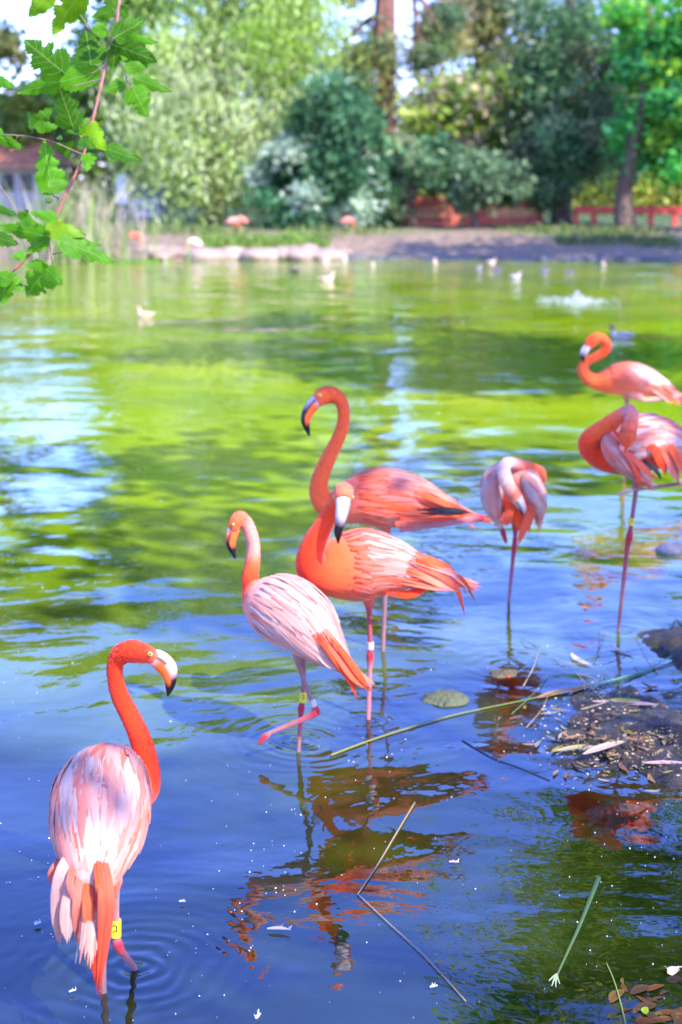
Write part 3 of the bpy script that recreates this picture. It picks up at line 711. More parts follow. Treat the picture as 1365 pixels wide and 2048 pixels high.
for pts, wpx, c0, c1 in [
   ([(150, 1690, -.12), (122, 1750, -.19), (116, 1830, -.20), (118, 1893, -.2)], 17, 'white', 'pale'), ([(160, 1700, -.13), (140, 1790, -.21), (134, 1850, -.22), (134, 1888, -.22)], 17, 'pale', 'white'),
   ([(170, 1700, -.13), (158, 1790, -.22), (158, 1850, -.22), (155, 1884, -.22)], 14, 'pink', 'coral'), ([(180, 1705, -.13), (176, 1800, -.23), (182, 1870, -.23), (190, 1960, -.23)], 13, 'orange', 'coral'),
   ([(196, 1680, -.10), (212, 1770, -.24), (211, 1850, -.25), (196, 1985, -.24)], 18, 'coral', 'ored'), ([(192, 1680, -.10), (203, 1760, -.23), (213, 1830, -.24), (206, 1945, -.24)], 15, 'orange', 'orange'),
   ([(175, 1740, -.17), (172, 1840, -.22), (173, 1900, -.22), (181, 1955, -.22)], 9, 'coral', 'pale'), ([(190, 1760, -.2), (190, 1880, -.24), (192, 1950, -.24), (206, 2000, -.23)], 8, 'ored', 'red'),
   ([(225, 1700, -.12), (235, 1750, -.16), (232, 1775, -.16), (228, 1790, -.16)], 12, 'pale', 'coral'), ([(135, 1700, -.10), (112, 1735, -.13), (103, 1755, -.13), (103, 1772, -.13)], 10, 'pink', 'coral'),
   ([(165, 1700, -.12), (140, 1760, -.215), (150, 1800, -.22), (152, 1850, -.22)], 9, 'coral', 'pale')]:
    pl(A, pts, wpx, c0, c1)

# --- B: lifting one leg, seen three quarters from behind
B = flamingo('pale backed flamingo lifting one leg out of the water, left of the centre pair', 597, 1503,
  [(706, 1345, -.13, 5, 4, 'orange'), (677, 1320, -.1, 25, 16, 'orange'), (645, 1288, -.07, 47, 40, 'pink'), (610, 1250, -.03, 64, 62, 'pale'), (572, 1224, .02, 70, 70, 'pale'), (541, 1212, .06, 58, 62, 'pink'),
   (519, 1203, .1, 38, 44, 'ored'), (506, 1180, .12, 22, 25, 'ored'), (501, 1155, .12, 17, 18, 'ored'), (505, 1125, .12, 15, 16, 'orange'), (507, 1095, .12, 14, 14, 'pale'), (502, 1068, .11, 14, 13, 'pale'),
   (492, 1047, .10, 14, 14, 'pale'), (480, 1037, .09, 15, 15, 'coral'), (470, 1047, .08, 12, 15, 'orange'), (467, 1060, .08, 10, 12, 'orange')],
  [(468, 1058, .08, 10, 12, 'pinkw', 'orange'), (464, 1072, .08, 10, 12, 'orange', 'orange'), (462, 1085, .08, 9, 10, 'black', 'orange'), (465, 1098, .08, 7, 8, 'black'), (471, 1117, .08, 2, 2, 'black')],
  [[(608, 1270, .02, 9, 'leg'), (607, 1370, 0, 4.5, 'leg'), (605, 1402, 0, 4.5, 'legr'), (603, 1416, 0, 8, 'ankle'), (602, 1432, 0, 5, 'legr'), (597, 1503, 'w', 4.5, 'leg')],
   [(585, 1270, -.03, 13, 'pale'), (596, 1325, -.05, 6, 'leg'), (622, 1398, -.06, 4.5, 'leg'), (634, 1424, -.06, 9, 'ankle'), (618, 1434, -.06, 6, 'legr'), (540, 1466, -.07, 5, 'leg'), (530, 1474, -.07, 8, 'ankle'), (517, 1488, -.07, 5, 'legr')]])
eye(B, 467, 1049, .055, 3)
band(B, (607, 1384, 0), (606, 1404, 0), 7, M_BANDY); band(B, (623, 1399, -.06), (629, 1412, -.06), 7, M_BANDG, False)
def colB(f, q, r):
    if f < .22: c = pick(r, [('orange', 2), ('coral', 2), ('pink', 1)])
    else: c = pick(r, [('white', 5), ('pale', 4), ('pink', 1.2), ('coral', .5)])
    return c, tuple(np.minimum(np.array(c)*.6+np.array(COL['white'])*.4, .9))
clothe(B, .10, .33, -25, 92, 9, 12, .12, .0085, colB, 52)
for pts, wpx, c0, c1 in [
   ([(650, 1260, -.13), (690, 1310, -.16), (725, 1360, -.17), (748, 1388, -.17)], 9, 'orange', 'ored'), ([(640, 1265, -.13), (680, 1320, -.16), (710, 1360, -.17), (738, 1385, -.17)], 10, 'coral', 'orange'),
   ([(640, 1275, -.13), (670, 1320, -.15), (700, 1360, -.16), (713, 1400, -.16)], 10, 'orange', 'ored'), ([(655, 1270, -.13), (690, 1330, -.15), (720, 1360, -.16), (732, 1382, -.16)], 8, 'coral', 'coral'),
   ([(625, 1290, -.12), (650, 1315, -.13), (672, 1330, -.14), (690, 1338, -.14)], 15, 'white', 'pale'), ([(630, 1268, -.13), (660, 1300, -.15), (690, 1340, -.16), (716, 1370, -.16)], 12, 'ored', 'orange'),
   ([(605, 1285, -.1), (635, 1310, -.12), (660, 1328, -.12), (680, 1338, -.12)], 14, 'pale', 'white'), ([(600, 1280, -.08), (620, 1300, -.09), (635, 1308, -.09), (650, 1310, -.09)], 14, 'ored', 'red')]:
    pl(B, pts, wpx, c0, c1)

# --- C: facing the camera with a dark bill, red neck
Cb = flamingo('red necked flamingo turning its white, black tipped bill to the viewer', 738, 1438,
  [(912, 1162, .02, 4, 4, 'orange'), (872, 1150, .02, 22, 13, 'orange'), (830, 1140, .01, 42, 30, 'coral'), (780, 1132, 0, 62, 54, 'coral'), (730, 1132, 0, 72, 70, 'coral'), (682, 1136, -.02, 66, 64, 'orange'),
   (646, 1138, -.05, 48, 50, 'ored'), (624, 1130, -.08, 32, 36, 'red'), (622, 1108, -.10, 26, 29, 'red'), (633, 1078, -.11, 23, 25, 'red'), (648, 1050, -.12, 19, 20, 'ored'), (664, 1022, -.125, 16, 17, 'ored'),
   (677, 1001, -.13, 15, 15, 'orange'), (687, 985, -.14, 19, 18, 'coral'), (688, 987, -.17, 19, 19, 'coral'), (687, 1000, -.19, 16, 14, 'orange')],
  [(687, 996, -.18, 16, 15, 'white', 'white'), (686, 1014, -.195, 15, 15, 'white', 'white'), (683, 1032, -.20, 13, 13, 'white', 'white'), (680, 1050, -.195, 10, 11, 'black', 'black'), (677, 1066, -.185, 8, 9, 'black', 'black'), (677, 1086, -.17, 2, 2, 'black', 'black')],
  [[(737, 1185, 0, 16, 'coral'), (739, 1225, 0, 5.5, 'legr'), (741, 1296, 0, 5, 'legr'), (741, 1312, 0, 9, 'ankle'), (740, 1332, 0, 5.5, 'legp'), (737, 1438, 'w', 5, 'legp')]])
eye(Cb, 670, 994, -.175, 3.5); eye(Cb, 705, 994, -.16, 3.5)
band(Cb, (741, 1284, 0), (741, 1298, 0), 7.5, M_BANDG, False)
def colC(f, q, r):
    if f < .18: c = pick(r, [('orange', 3), ('coral', 1)])
    elif f > .80: return pick(r, [('coral', 3), ('orange', 1.5)]), pick(r, [('coral', 2), ('pink', 2), ('pale', 1)])
    elif q < .32: c = pick(r, [('coral', 4), ('orange', 2), ('pink', 1)])
    else: c = pick(r, [('white', 4), ('pale', 3), ('pink', 2), ('coral', 1.5), ('orange', .6)])
    if r.random() < .45: c2 = tuple(np.minimum(np.array(c)*.5+np.array(COL['white'])*.5, .9))
    else: c2 = c
    return c, c2
clothe(Cb, .10, .36, -38, 92, 10, 13, .12, .0095, colC, 53, patchcol='coral')
for pts, wpx, c0, c1 in [
   ([(830, 1120, -.08), (880, 1140, -.07), (925, 1160, -.07), (951, 1203, -.07)], 9, 'orange', 'ored'), ([(840, 1135, -.08), (885, 1155, -.08), (915, 1180, -.08), (929, 1232, -.08)], 10, 'coral', 'orange'),
   ([(820, 1120, -.08), (870, 1135, -.07), (910, 1150, -.07), (940, 1180, -.07)], 11, 'coral', 'cream'), ([(815, 1140, -.09), (860, 1155, -.08), (895, 1170, -.08), (915, 1180, -.08)], 14, 'orange', 'cream'),
   ([(800, 1160, -.09), (850, 1168, -.08), (890, 1172, -.08), (915, 1176, -.07)], 14, 'coral', 'pink'), ([(770, 1185, -.08), (810, 1190, -.08), (840, 1182, -.07), (870, 1170, -.06)], 12, 'red', 'ored'),
   ([(830, 1108, -.06), (870, 1125, -.06), (900, 1140, -.06), (930, 1165, -.06)], 12, 'orange', 'orange')]:
    pl(Cb, pts, wpx, c0, c1)

# --- D: behind C, facing left, leg tucked up
D = flamingo('orange flamingo with raised curved neck, one leg tucked back under black wing tips', 766, 1302,
  [(952, 1036, 0, 4, 3, 'orange'), (915, 1026, 0, 18, 11, 'orange'), (870, 1012, 0, 38, 30, 'coral'), (820, 1000, 0, 52, 48, 'coral'), (770, 998, 0, 58, 58, 'coral'), (722, 1000, 0, 54, 50, 'coral'),
   (685, 1010, 0, 40, 38, 'orange'), (656, 1010, 0, 25, 27, 'orange'), (640, 990, 0, 20, 21, 'orange'), (639, 965, 0, 18, 18, 'orange'), (650, 932, 0, 16, 16, 'orange'), (668, 895, 0, 14, 14, 'orange'), (684, 858, 0, 13, 13, 'orange'),
   (688, 826, 0, 13, 12, 'orange'), (681, 801, 0, 13, 13, 'orange'), (665, 790, 0, 15, 16, 'orange'), (648, 792, 0, 15, 18, 'orange'), (634, 802, 0, 11, 14, 'coral')],
  [(637, 799, 0, 11, 13, 'grey', 'grey'), (626, 810, 0, 11, 13, 'grey', 'orange'), (616, 825, 0, 9, 12, 'black', 'orange'), (612, 840, 0, 8, 10, 'black', 'orange'), (614, 854, 0, 6, 7, 'black', 'black'), (619, 871, 0, 2, 2, 'black', 'black')],
  [[(773, 1040, 0, 14, 'coral'), (772, 1080, 0, 5, 'leg'), (771, 1180, 0, 5, 'leg'), (766, 1302, 'w', 4.5, 'leg')],
   [(790, 1045, -.07, 12, 'coral'), (850, 1048, -.08, 5, 'legp'), (945, 1036, -.08, 4.5, 'legp'), (966, 1035, -.08, 8, 'ankle'), (945, 1042, -.08, 4, 'legp'), (800, 1062, -.07, 4, 'legp')]])
eye(D, 640, 791, -.03, 4)
def colD(f, q, r):
    if f < .2: c = pick(r, [('orange', 3), ('coral', 2)])
    elif f > .84: return pick(r, [('coral', 3), ('orange', 1)]), pick(r, [('coral', 2), ('pink', 2)])
    elif q > .72: c = pick(r, [('pink', 3), ('pale', 3), ('white', 1)])
    elif q < .42: c = pick(r, [('coral', 4), ('pink', 2), ('orange', .8)])
    else: c = pick(r, [('coral', 2), ('pink', 3), ('pale', 1.6), ('orange', 1.3)])
    return c, tuple(np.minimum(np.array(c)*.75+np.array(COL['white'])*.25, .9)) if r.random() < .4 else c
clothe(D, .12, .42, -40, 92, 10, 12, .125, .010, colD, 54, patchcol='coral')
for pts, wpx, c0, c1 in [
   ([(835, 1020, -.125), (878, 1019, -.13), (915, 1021, -.125), (946, 1027, -.11)], 6.5, BLACK, BLACK), ([(840, 1027, -.128), (880, 1027, -.133), (905, 1027, -.125), (935, 1029, -.11)], 6, BLACK, BLACK),
   ([(840, 975, -.08), (880, 990, -.08), (915, 1008, -.07), (943, 1030, -.06)], 9, 'coral', 'cream'), ([(830, 985, -.1), (870, 1000, -.1), (905, 1012, -.09), (938, 1024, -.08)], 10, 'orange', 'orange'),
   ([(850, 1015, -.09), (890, 1025, -.09), (930, 1035, -.08), (950, 1060, -.08)], 6, 'orange', 'orange'), ([(800, 1040, -.1), (850, 1040, -.1), (900, 1035, -.09), (930, 1032, -.08)], 9, 'coral', 'ored')]:
    pl(D, pts, wpx, c0, c1)

# --- E: preening its back
E = flamingo('flamingo preening its own back with wings loosened, between the centre pair and the right pair', 1018, 1204,
  [(1046, 1062, -.12, 6, 5, 'orange'), (1042, 1042, -.10, 18, 13, 'orange'), (1036, 1012, -.05, 42, 36, 'ored'), (1031, 982, .05, 52, 46, 'pale'), (1036, 966, .15, 47, 43, 'pale'), (1060, 966, .22, 30, 30, 'orange'),
   (1077, 960, .24, 16, 16, 'orange'), (1081, 949, .20, 12, 12, 'orange'), (1071, 940, .14, 12, 12, 'orange'), (1045, 931, .05, 12, 12, 'orange'), (1018, 926, -.06, 12, 12, 'cream'), (1008, 938, -.13, 13, 13, 'cream'),
   (1014, 965, -.17, 14, 14, 'cream'), (1027, 988, -.17, 13, 14, 'coral'), (1035, 1000, -.16, 11, 12, 'cream')],
  [(1034, 996, -.165, 11, 12, 'white', 'white'), (1041, 1008, -.165, 9, 10, 'white', 'white'), (1046, 1020, -.16, 6, 7, 'white', 'black'), (1046, 1030, -.15, 2, 2, 'black', 'black')],
  [[(1032, 1030, 0, 12, 'ored'), (1031, 1070, 0, 4.5, 'legr'), (1029, 1097, 0, 6, 'ankle'), (1027, 1112, 0, 4.5, 'legr'), (1018, 1204, 'w', 3.4, 'leg')],
   [(996, 1025, -.02, 8, 'pale'), (1000, 1050, -.03, 4, 'legr'), (1007, 1066, -.03, 6, 'ankle'), (1013, 1086, -.03, 4, 'legr')]])
def colE(f, q, r):
    c = pick(r, [('white', 4), ('pale', 4), ('pink', 2)]) if q > .15 else pick(r, [('coral', 2), ('pink', 2)])
    return c, c
def wing_loft(b, pts, rl, rv, n=24):
    P = [b['W'](p) for p in pts]
    return Loft(P, [b['R'](p, x) for p, x in zip(pts, rl)], [b['R'](p, x) for p, x in zip(pts, rv)], n, n//2)
def hang_wing(b, pts, rl, col, colfn, seed, rows=6, per=7, length=.09, wid=.012):
    """a loosened wing: tapered lobe hanging from the shoulder, covered with feathers; first point is the tip"""
    lf = wing_loft(b, pts, rl, [x*.75 for x in rl]); V, Fc = lf.mesh(16)
    wg = mesh('wing', V, Fc, M_BODY, b['root'], np.tile(COL[col], (len(V), 1)))
    r = random.Random(seed)
    view = norm(np.array([0, -1., .45]))
    for i in range(rows):
        f = i/(rows-1); L = lf.arc[-1]*(.22+.66*f); k = int(np.searchsorted(lf.arc, L)); k = min(k, lf.n-1)
        ac = math.atan2(np.dot(lf.up[k], view)/1, np.dot(lf.side[k], view))
        for j in range(per):
            q = (j+.5*(i % 2)+r.uniform(-.25, .25))/(per-.5)
            c0, c1 = colfn(f, q, r)
            surf_feather(wg, lf, L, ac+(q-.5)*math.radians(210), length*r.uniform(.8, 1.2), wid*r.uniform(.8, 1.1), .0015, .006+.003*r.random(), (c0, c1), drift=r.uniform(-.1, .1))
    return wg
hang_wing(E, [(996, 1045, -.10), (986, 1015, -.10), (984, 985, -.08), (990, 955, -.03), (1004, 930, .04)], [5, 15, 21, 22, 12], 'pale', colE, 61)
hang_wing(E, [(1078, 1042, -.06), (1080, 1015, -.08), (1072, 990, -.08), (1060, 965, -.03), (1050, 950, .04)], [4, 12, 20, 20, 10], 'pale', colE, 62)
for pts, wpx, c0, c1 in [
   ([(1062, 1010, -.14), (1055, 1040, -.15), (1046, 1065, -.15), (1034, 1094, -.15)], 9, 'coral', 'orange'), ([(1068, 1005, -.13), (1064, 1030, -.14), (1058, 1048, -.14), (1056, 1066, -.14)], 8, 'coral', 'orange'),
   ([(1022, 1005, -.14), (1018, 1025, -.15), (1010, 1038, -.15), (1000, 1048, -.15)], 10, 'coral', 'orange'), ([(1030, 1000, -.15), (1020, 1030, -.16), (1016, 1045, -.16), (1008, 1052, -.16)], 8, 'orange', 'coral'),
   ([(1048, 1000, -.1), (1046, 1020, -.11), (1040, 1034, -.11), (1030, 1040, -.11)], 9, 'ored', 'red'), ([(985, 1020, -.1), (980, 1030, -.11), (985, 1042, -.11), (994, 1050, -.11)], 10, 'white', 'white')]:
    pl(E, pts, wpx, c0, c1)

# --- F: preening, right edge
Fb = flamingo('flamingo with bent neck preening its wing, a grey foot held out', 1237, 1262,
  [(1404, 940, .05, 5, 5, 'coral'), (1375, 918, .05, 28, 22, 'pink'), (1338, 895, .05, 50, 44, 'pink'), (1295, 887, .03, 60, 56, 'coral'), (1250, 895, .0, 58, 56, 'ored'), (1212, 901, -.02, 44, 44, 'ored'),
   (1185, 896, -.05, 27, 28, 'ored'), (1180, 880, -.08, 21, 22, 'ored'), (1198, 862, -.10, 18, 18, 'orange'), (1222, 845, -.12, 16, 17, 'orange'), (1245, 830, -.14, 15, 15, 'coral'), (1259, 823, -.17, 14, 14, 'pink'),
   (1263, 834, -.20, 13, 14, 'pink'), (1259, 856, -.22, 14, 15, 'coral'), (1254, 878, -.21, 15, 17, 'orange'), (1251, 888, -.20, 12, 13, 'ored')],
  [(1252, 884, -.205, 11, 12, 'orange', 'orange'), (1247, 898, -.20, 9, 10, 'pinkw', 'orange'), (1243, 908, -.19, 6, 7, 'black', 'black'), (1243, 916, -.18, 2, 2, 'black', 'black')],
  [[(1275, 930, 0, 16, 'orange'), (1272, 985, 0, 5, 'leg'), (1262, 1056, 0, 4.5, 'legr'), (1259, 1076, 0, 8, 'ankle'), (1255, 1096, 0, 5, 'legr'), (1237, 1262, 'w', 4, 'leg')],
   [(1390, 940, -.02, 10, 'pink'), (1392, 958, -.05, 7, 'legr'), (1365, 967, -.06, 4.2, 'leg'), (1275, 978, -.07, 4, 'leg'), (1258, 981, -.07, 5.5, 'grey'), (1232, 990, -.07, 2.5, 'grey')]])
band(Fb, (1263, 1036, 0), (1262, 1050, 0), 6.5, M_BANDY)
def colF(f, q, r):
    c = pick(r, [('white', 4), ('pale', 3), ('pink', 3), ('coral', 1)]); return c, c
clothe(Fb, .12, .40, -10, 95, 8, 10, .10, .012, colF, 55, patchcol='pink')
hang_wing(Fb, [(1300, 968, -.16), (1272, 948, -.19), (1245, 925, -.19), (1225, 898, -.16), (1220, 870, -.08)], [4, 15, 23, 24, 12], 'pale', colF, 63, rows=7, per=8)
for pts, wpx, c0, c1 in [
   ([(1245, 900, -.24), (1265, 920, -.25), (1275, 945, -.25), (1283, 978, -.24)], 10, 'coral', 'ored'), ([(1255, 905, -.24), (1275, 925, -.25), (1295, 945, -.24), (1315, 962, -.23)], 11, 'coral', 'orange'),
   ([(1235, 905, -.23), (1255, 930, -.24), (1280, 955, -.23), (1308, 966, -.22)], 10, 'pale', 'coral'), ([(1285, 920, -.12), (1300, 930, -.13), (1315, 945, -.13), (1322, 958, -.12)], 8, BLACK, BLACK),
   ([(1300, 890, -.1), (1315, 905, -.11), (1325, 925, -.11), (1332, 950, -.1)], 15, 'ored', 'red'), ([(1325, 895, -.1), (1340, 920, -.1), (1350, 945, -.1), (1358, 968, -.1)], 14, 'coral', 'pale'),
   ([(1340, 890, -.1), (1355, 915, -.1), (1368, 940, -.1), (1380, 965, -.1)], 14, 'orange', 'coral')]:
    pl(Fb, pts, wpx, c0, c1)

# --- G: farthest of the near birds
G = flamingo('small distant flamingo with tightly folded neck, above the bird holding its foot out', 1248, 934,
  [(1366, 803, 0, 3, 3, 'orange'), (1346, 789, 0, 14, 9, 'orange'), (1315, 773, 0, 26, 20, 'coral'), (1280, 763, 0, 33, 31, 'coral'), (1246, 759, 0, 32, 32, 'coral'), (1215, 763, 0, 24, 25, 'orange'),
   (1191, 763, 0, 14, 16, 'orange'), (1174, 753, 0, 12, 13, 'orange'), (1166, 738, 0, 11, 11, 'orange'), (1173, 723, 0, 10, 10, 'orange'), (1191, 714, 0, 9, 9, 'orange'), (1208, 704, 0, 9, 9, 'ored'),
   (1214, 690, 0, 9, 9, 'ored'), (1206, 678, 0, 9, 9, 'orange'), (1192, 677, -.01, 10, 11, 'orange'), (1182, 685, -.02, 10, 12, 'ored'), (1176, 694, -.02, 7, 9, 'coral')],
  [(1177, 692, -.02, 7, 8, 'grey', 'grey'), (1169, 703, -.03, 6, 8, 'grey', 'grey'), (1166, 713, -.03, 5, 6, 'black', 'black'), (1169, 723, -.03, 1.5, 1.5, 'black', 'black')],
  [[(1256, 780, 0, 14, 'coral'), (1254, 805, 0, 4, 'leg'), (1251, 870, 0, 5, 'ankle'), (1248, 934, 'w', 3, 'leg')],
   [(1262, 785, -.04, 14, 'pink'), (1290, 800, -.08, 4, 'pale'), (1358, 792, -.08, 3.5, 'pale'), (1372, 790, -.08, 6, 'ankle'), (1356, 797, -.08, 3, 'leg'), (1290, 803, -.08, 3, 'leg')]], voxel=.005)
def colG(f, q, r):
    if f < .2: c = pick(r, [('orange', 2), ('coral', 1), ('cream', 1)])
    elif f > .72: c = pick(r, [('coral', 2), ('pink', 1)])
    elif q < .3: c = pick(r, [('coral', 2), ('pink', 2)])
    else: c = pick(r, [('white', 6), ('pale', 1), ('cream', 1)])
    return c, c
clothe(G, .14, .46, -20, 92, 8, 8, .13, .017, colG, 56, patchcol='coral', off=.005)
for pts, wpx, c0, c1 in [([(1315, 765, -.08), (1335, 775, -.08), (1352, 790, -.08), (1362, 812, -.08)], 7, 'orange', 'cream'), ([(1310, 775, -.09), (1330, 785, -.09), (1348, 798, -.09), (1356, 815, -.09)], 7, 'coral', 'orange'), ([(1305, 780, -.09), (1325, 790, -.09), (1338, 800, -.09), (1345, 806, -.09)], 6, 'cream', 'orange')]:
    pl(G, pts, wpx, c0, c1)

# ================================================================== FAR BANK
M_ATTR = attr_mat('painted', .7, .22, 14)
M_STONE = attr_mat('stone', .85, .4, 9, 26, .03)
def zg(x, y): return float(ground_z(np.array(float(x)), np.array(float(y))))
# the wood that closes the view
pts = []; r = np.random.default_rng(90)
V, Fc, K = [], [], []
n = 26000
wxs = r.uniform(-22, 22, n); clump_id = np.floor(wxs/1.1 + r.normal(0, .35, n)).astype(int)
hts = 2.6 + 1.9*np.array([mnoise.noise(Vector((c*.37, 3.1, 0))) for c in range(-60, 60)])
zz = .4 + r.random(n)**.8*hts[clump_id+60]
pal = np.array([(.16, .24, .05), (.24, .30, .07), (.10, .18, .05), (.32, .34, .10), (.07, .13, .05)])
pc = pal[(clump_id*7) % 5]*(.7+.6*r.random(n))[:, None]
V, Fc, K = leaves(np.column_stack([wxs, 60+r.normal(0, .8, n), zz]), .20, pc, 91)
o = mesh('wood', V, Fc, M_LEAF_FAR, None, K, False); tag(o, 'distant mixed greenery closing the view behind the trees', None, None, 'stuff')

# a poplar on the right bank, out of frame, shading the far bank
rp = empty('poplar_tree', (13.0, 28, .8), 'tall tree on the right bank, seen only by the shade on the far bank', 'tree')
trunk(rp, (13.0, 28, .6), (12.2, 28.4, 10), .35, .12, M_BARK, [(.6, (9.5, 28.5, 9), .12)], seed=8)
crown('crown', rp, [((11.8, 28.4, 8.8), (3.0, 2.0, 1.6)), ((9.2, 28.8, 8.9), (1.9, 1.5, .9)), ((14.6, 28.5, 9.0), (3, 2.2, 2.0))], 5000, .2, DARKC, 41, clump=.6, nclump=90)

# --- pavilion with tiled roof
M_ROOF = flat_mat('clay_tiles', (.52, .22, .13), .85, .3, 6); M_WALL = flat_mat('cream_plaster', (.55, .47, .42), .9, .12, 3)
Yb = 52; x0, x1 = X_at(-90, Yb), X_at(128, Yb)
zt = lambda py, Y: float(at_y(682, py, Y)[2])
pv = empty('pavilion', ((x0+x1)/2, Yb, .6), 'low building with a clay tiled roof at the left edge of the far bank', 'building')
mb = MB(); mb.box(((x0+x1)/2-.1, Yb+1.2, (zt(328, Yb)+.4)/2), (x1-x0-.5, 2.2, zt(328, Yb)-.4)); mb.build('wall', M_WALL, pv)
mb = MB(); mb.add([(x0, Yb-.5, zt(330, Yb)), (x1, Yb-.5, zt(330, Yb)), (x1-.5, Yb+1.2, zt(268, Yb+1.2)), (x0, Yb+1.2, zt(268, Yb+1.2)), (x0, Yb+2.9, zt(330, Yb)), (x1, Yb+2.9, zt(330, Yb)), (x1, Yb-.5, zt(330, Yb)-.12), (x0, Yb-.5, zt(330, Yb)-.12)],
   [(0, 1, 2, 3), (3, 2, 5, 4), (1, 5, 2), (7, 6, 1, 0)]); rf = mb.build('roof', M_ROOF, pv)
for k in range(9):
    f = (k+.5)/9; mb = MB(); y = Yb-.5+1.7*f; z = zt(330, Yb)+(zt(268, Yb+1.2)-zt(330, Yb))*f
    mb.box(((x0+x1-.5*f)/2, y, z+.03), (x1-x0-.5*f, .15, .07)); mb.build('tile_course', M_ROOF, rf)
M_DARKWIN = flat_mat('dark_glass', (.03, .035, .05), .2, .2, 4)
for k in range(3):
    mb = MB(); mb.box((X_at(20+38*k, Yb), Yb+.09, zt(365, Yb)), (.42, .06, .6)); wn = mb.build('window', M_DARKWIN, pv)
# --- blue booth, white banner and railing
M_BLUE = flat_mat('blue_grey_paint', (.10, .11, .24), .6, .15, 5); M_WHITE = flat_mat('white_paint', (.82, .82, .80), .5, .05, 5)
Yk = 46
bt = empty('booth', (X_at(290, Yk), Yk+.6, .6), 'dark blue booth behind the white railing left of the willow', 'booth')
mb = MB(); mb.box((X_at(292, Yk), Yk+.8, (zt(376, Yk)+.5)/2), (1.15, 1.0, zt(376, Yk)-.5)); mb.build('wall', M_BLUE, bt)
mb = MB(); mb.box((X_at(292, Yk), Yk+.8, zt(376, Yk)+.04), (1.4, 1.25, .08)); mb.build('roof', M_BLUE, bt)
bn = empty('banner', (X_at(250, Yk), Yk, .5), 'tall white banner on a post beside the blue booth', 'banner')
mb = MB(); mb.box((X_at(250, Yk), Yk-.2, zt(378, Yk)), (.36, .03, zt(348, Yk)-zt(408, Yk))); mb.build('panel', M_WHITE, bn)
mb = MB(); mb.box((X_at(250, Yk), Yk-.15, (zt(345, Yk)+.4)/2), (.05, .05, zt(345, Yk)-.4)); mb.build('post', M_WHITE, bn)
rl = empty('railing', (X_at(296, Yk), Yk-.4, .6), 'white railing in front of the blue booth', 'railing')
for z in (zt(401, Yk-.4), zt(429, Yk-.4)):
    mb = MB(); mb.box((X_at(294, Yk-.4), Yk-.4, z), (.86, .05, .05)); mb.build('rail', M_WHITE, rl)
for k in range(10):
    mb = MB(); mb.box((X_at(270+5.4*k, Yk-.4), Yk-.4, (zt(401, Yk-.4)+zt(432, Yk-.4))/2), (.04, .035, zt(401, Yk-.4)-zt(432, Yk-.4))); mb.build('bar', M_WHITE, rl)

# --- red rail fence on the right
M_RED = flat_mat('red_paint', (.62, .065, .05), .6, .25, 8); M_WIRE = flat_mat('wire', (.10, .10, .10), .4, .2, 9, 0, 0, .6)
Yf = 43.0
rf_ = empty('rail_fence', (X_at(1260, Yf), Yf, .6), 'red post and rail fence with wire mesh under the spruce and maple', 'fence')
ztop, zbot = zt(412, Yf), zg(X_at(1260, Yf), Yf)
for px in (1150, 1186, 1240, 1300, 1348, 1400):
    mb = MB(); mb.box((X_at(px, Yf), Yf, (ztop+zbot-.1)/2), (.15, .12, ztop-zbot+.1)); mb.build('post', M_RED, rf_)
for a, b_ in ((1150, 1192), (1194, 1239), (1241, 1298), (1300, 1346), (1348, 1400)):
    mb = MB(); mb.box(((X_at(a, Yf)+X_at(b_, Yf))/2, Yf-.08, zt(420, Yf)), (X_at(b_, Yf)-X_at(a, Yf)-.02, .05, zt(413, Yf)-zt(427, Yf))); mb.build('rail', M_RED, rf_)
mb = MB()
for k in range(64):
    x = X_at(1150+k*4, Yf); mb.box((x, Yf+.05, (zt(428, Yf)+zbot)/2), (.008, .008, zt(428, Yf)-zbot))
for k in range(8):
    mb.box((X_at(1275, Yf), Yf+.055, zbot+.08+k*(zt(430, Yf)-zbot-.1)/7), (3.9, .008, .008))
tag(mb.build('wire_mesh', M_WIRE, rf_), kind='stuff')
# --- red slat fence behind the shrubs
sf = empty('slat_fence', (X_at(930, 43.5), 43.5, .6), 'weathered red slat fence half hidden behind the middle shrubs', 'fence')
M_RED2 = flat_mat('faded_red_paint', (.58, .12, .085), .75, .35, 5)
for k in range(36):
    px = 790+k*8.3; x = X_at(px, 43.5); h = zt(392, 43.5)-.02*random.random()-(.12 if k > 14 else 0)
    mb = MB(); mb.box((x, 43.5+random.uniform(-.01, .01), (h+.5)/2), (.10, .03, h-.5)); mb.build('slat', M_RED2, sf)
for z in (zt(405, 43.5), zt(438, 43.5)):
    mb = MB(); mb.box((X_at(935, 43.5), 43.55, z), (4.7, .05, .09)); mb.build('rail', M_RED2, sf)

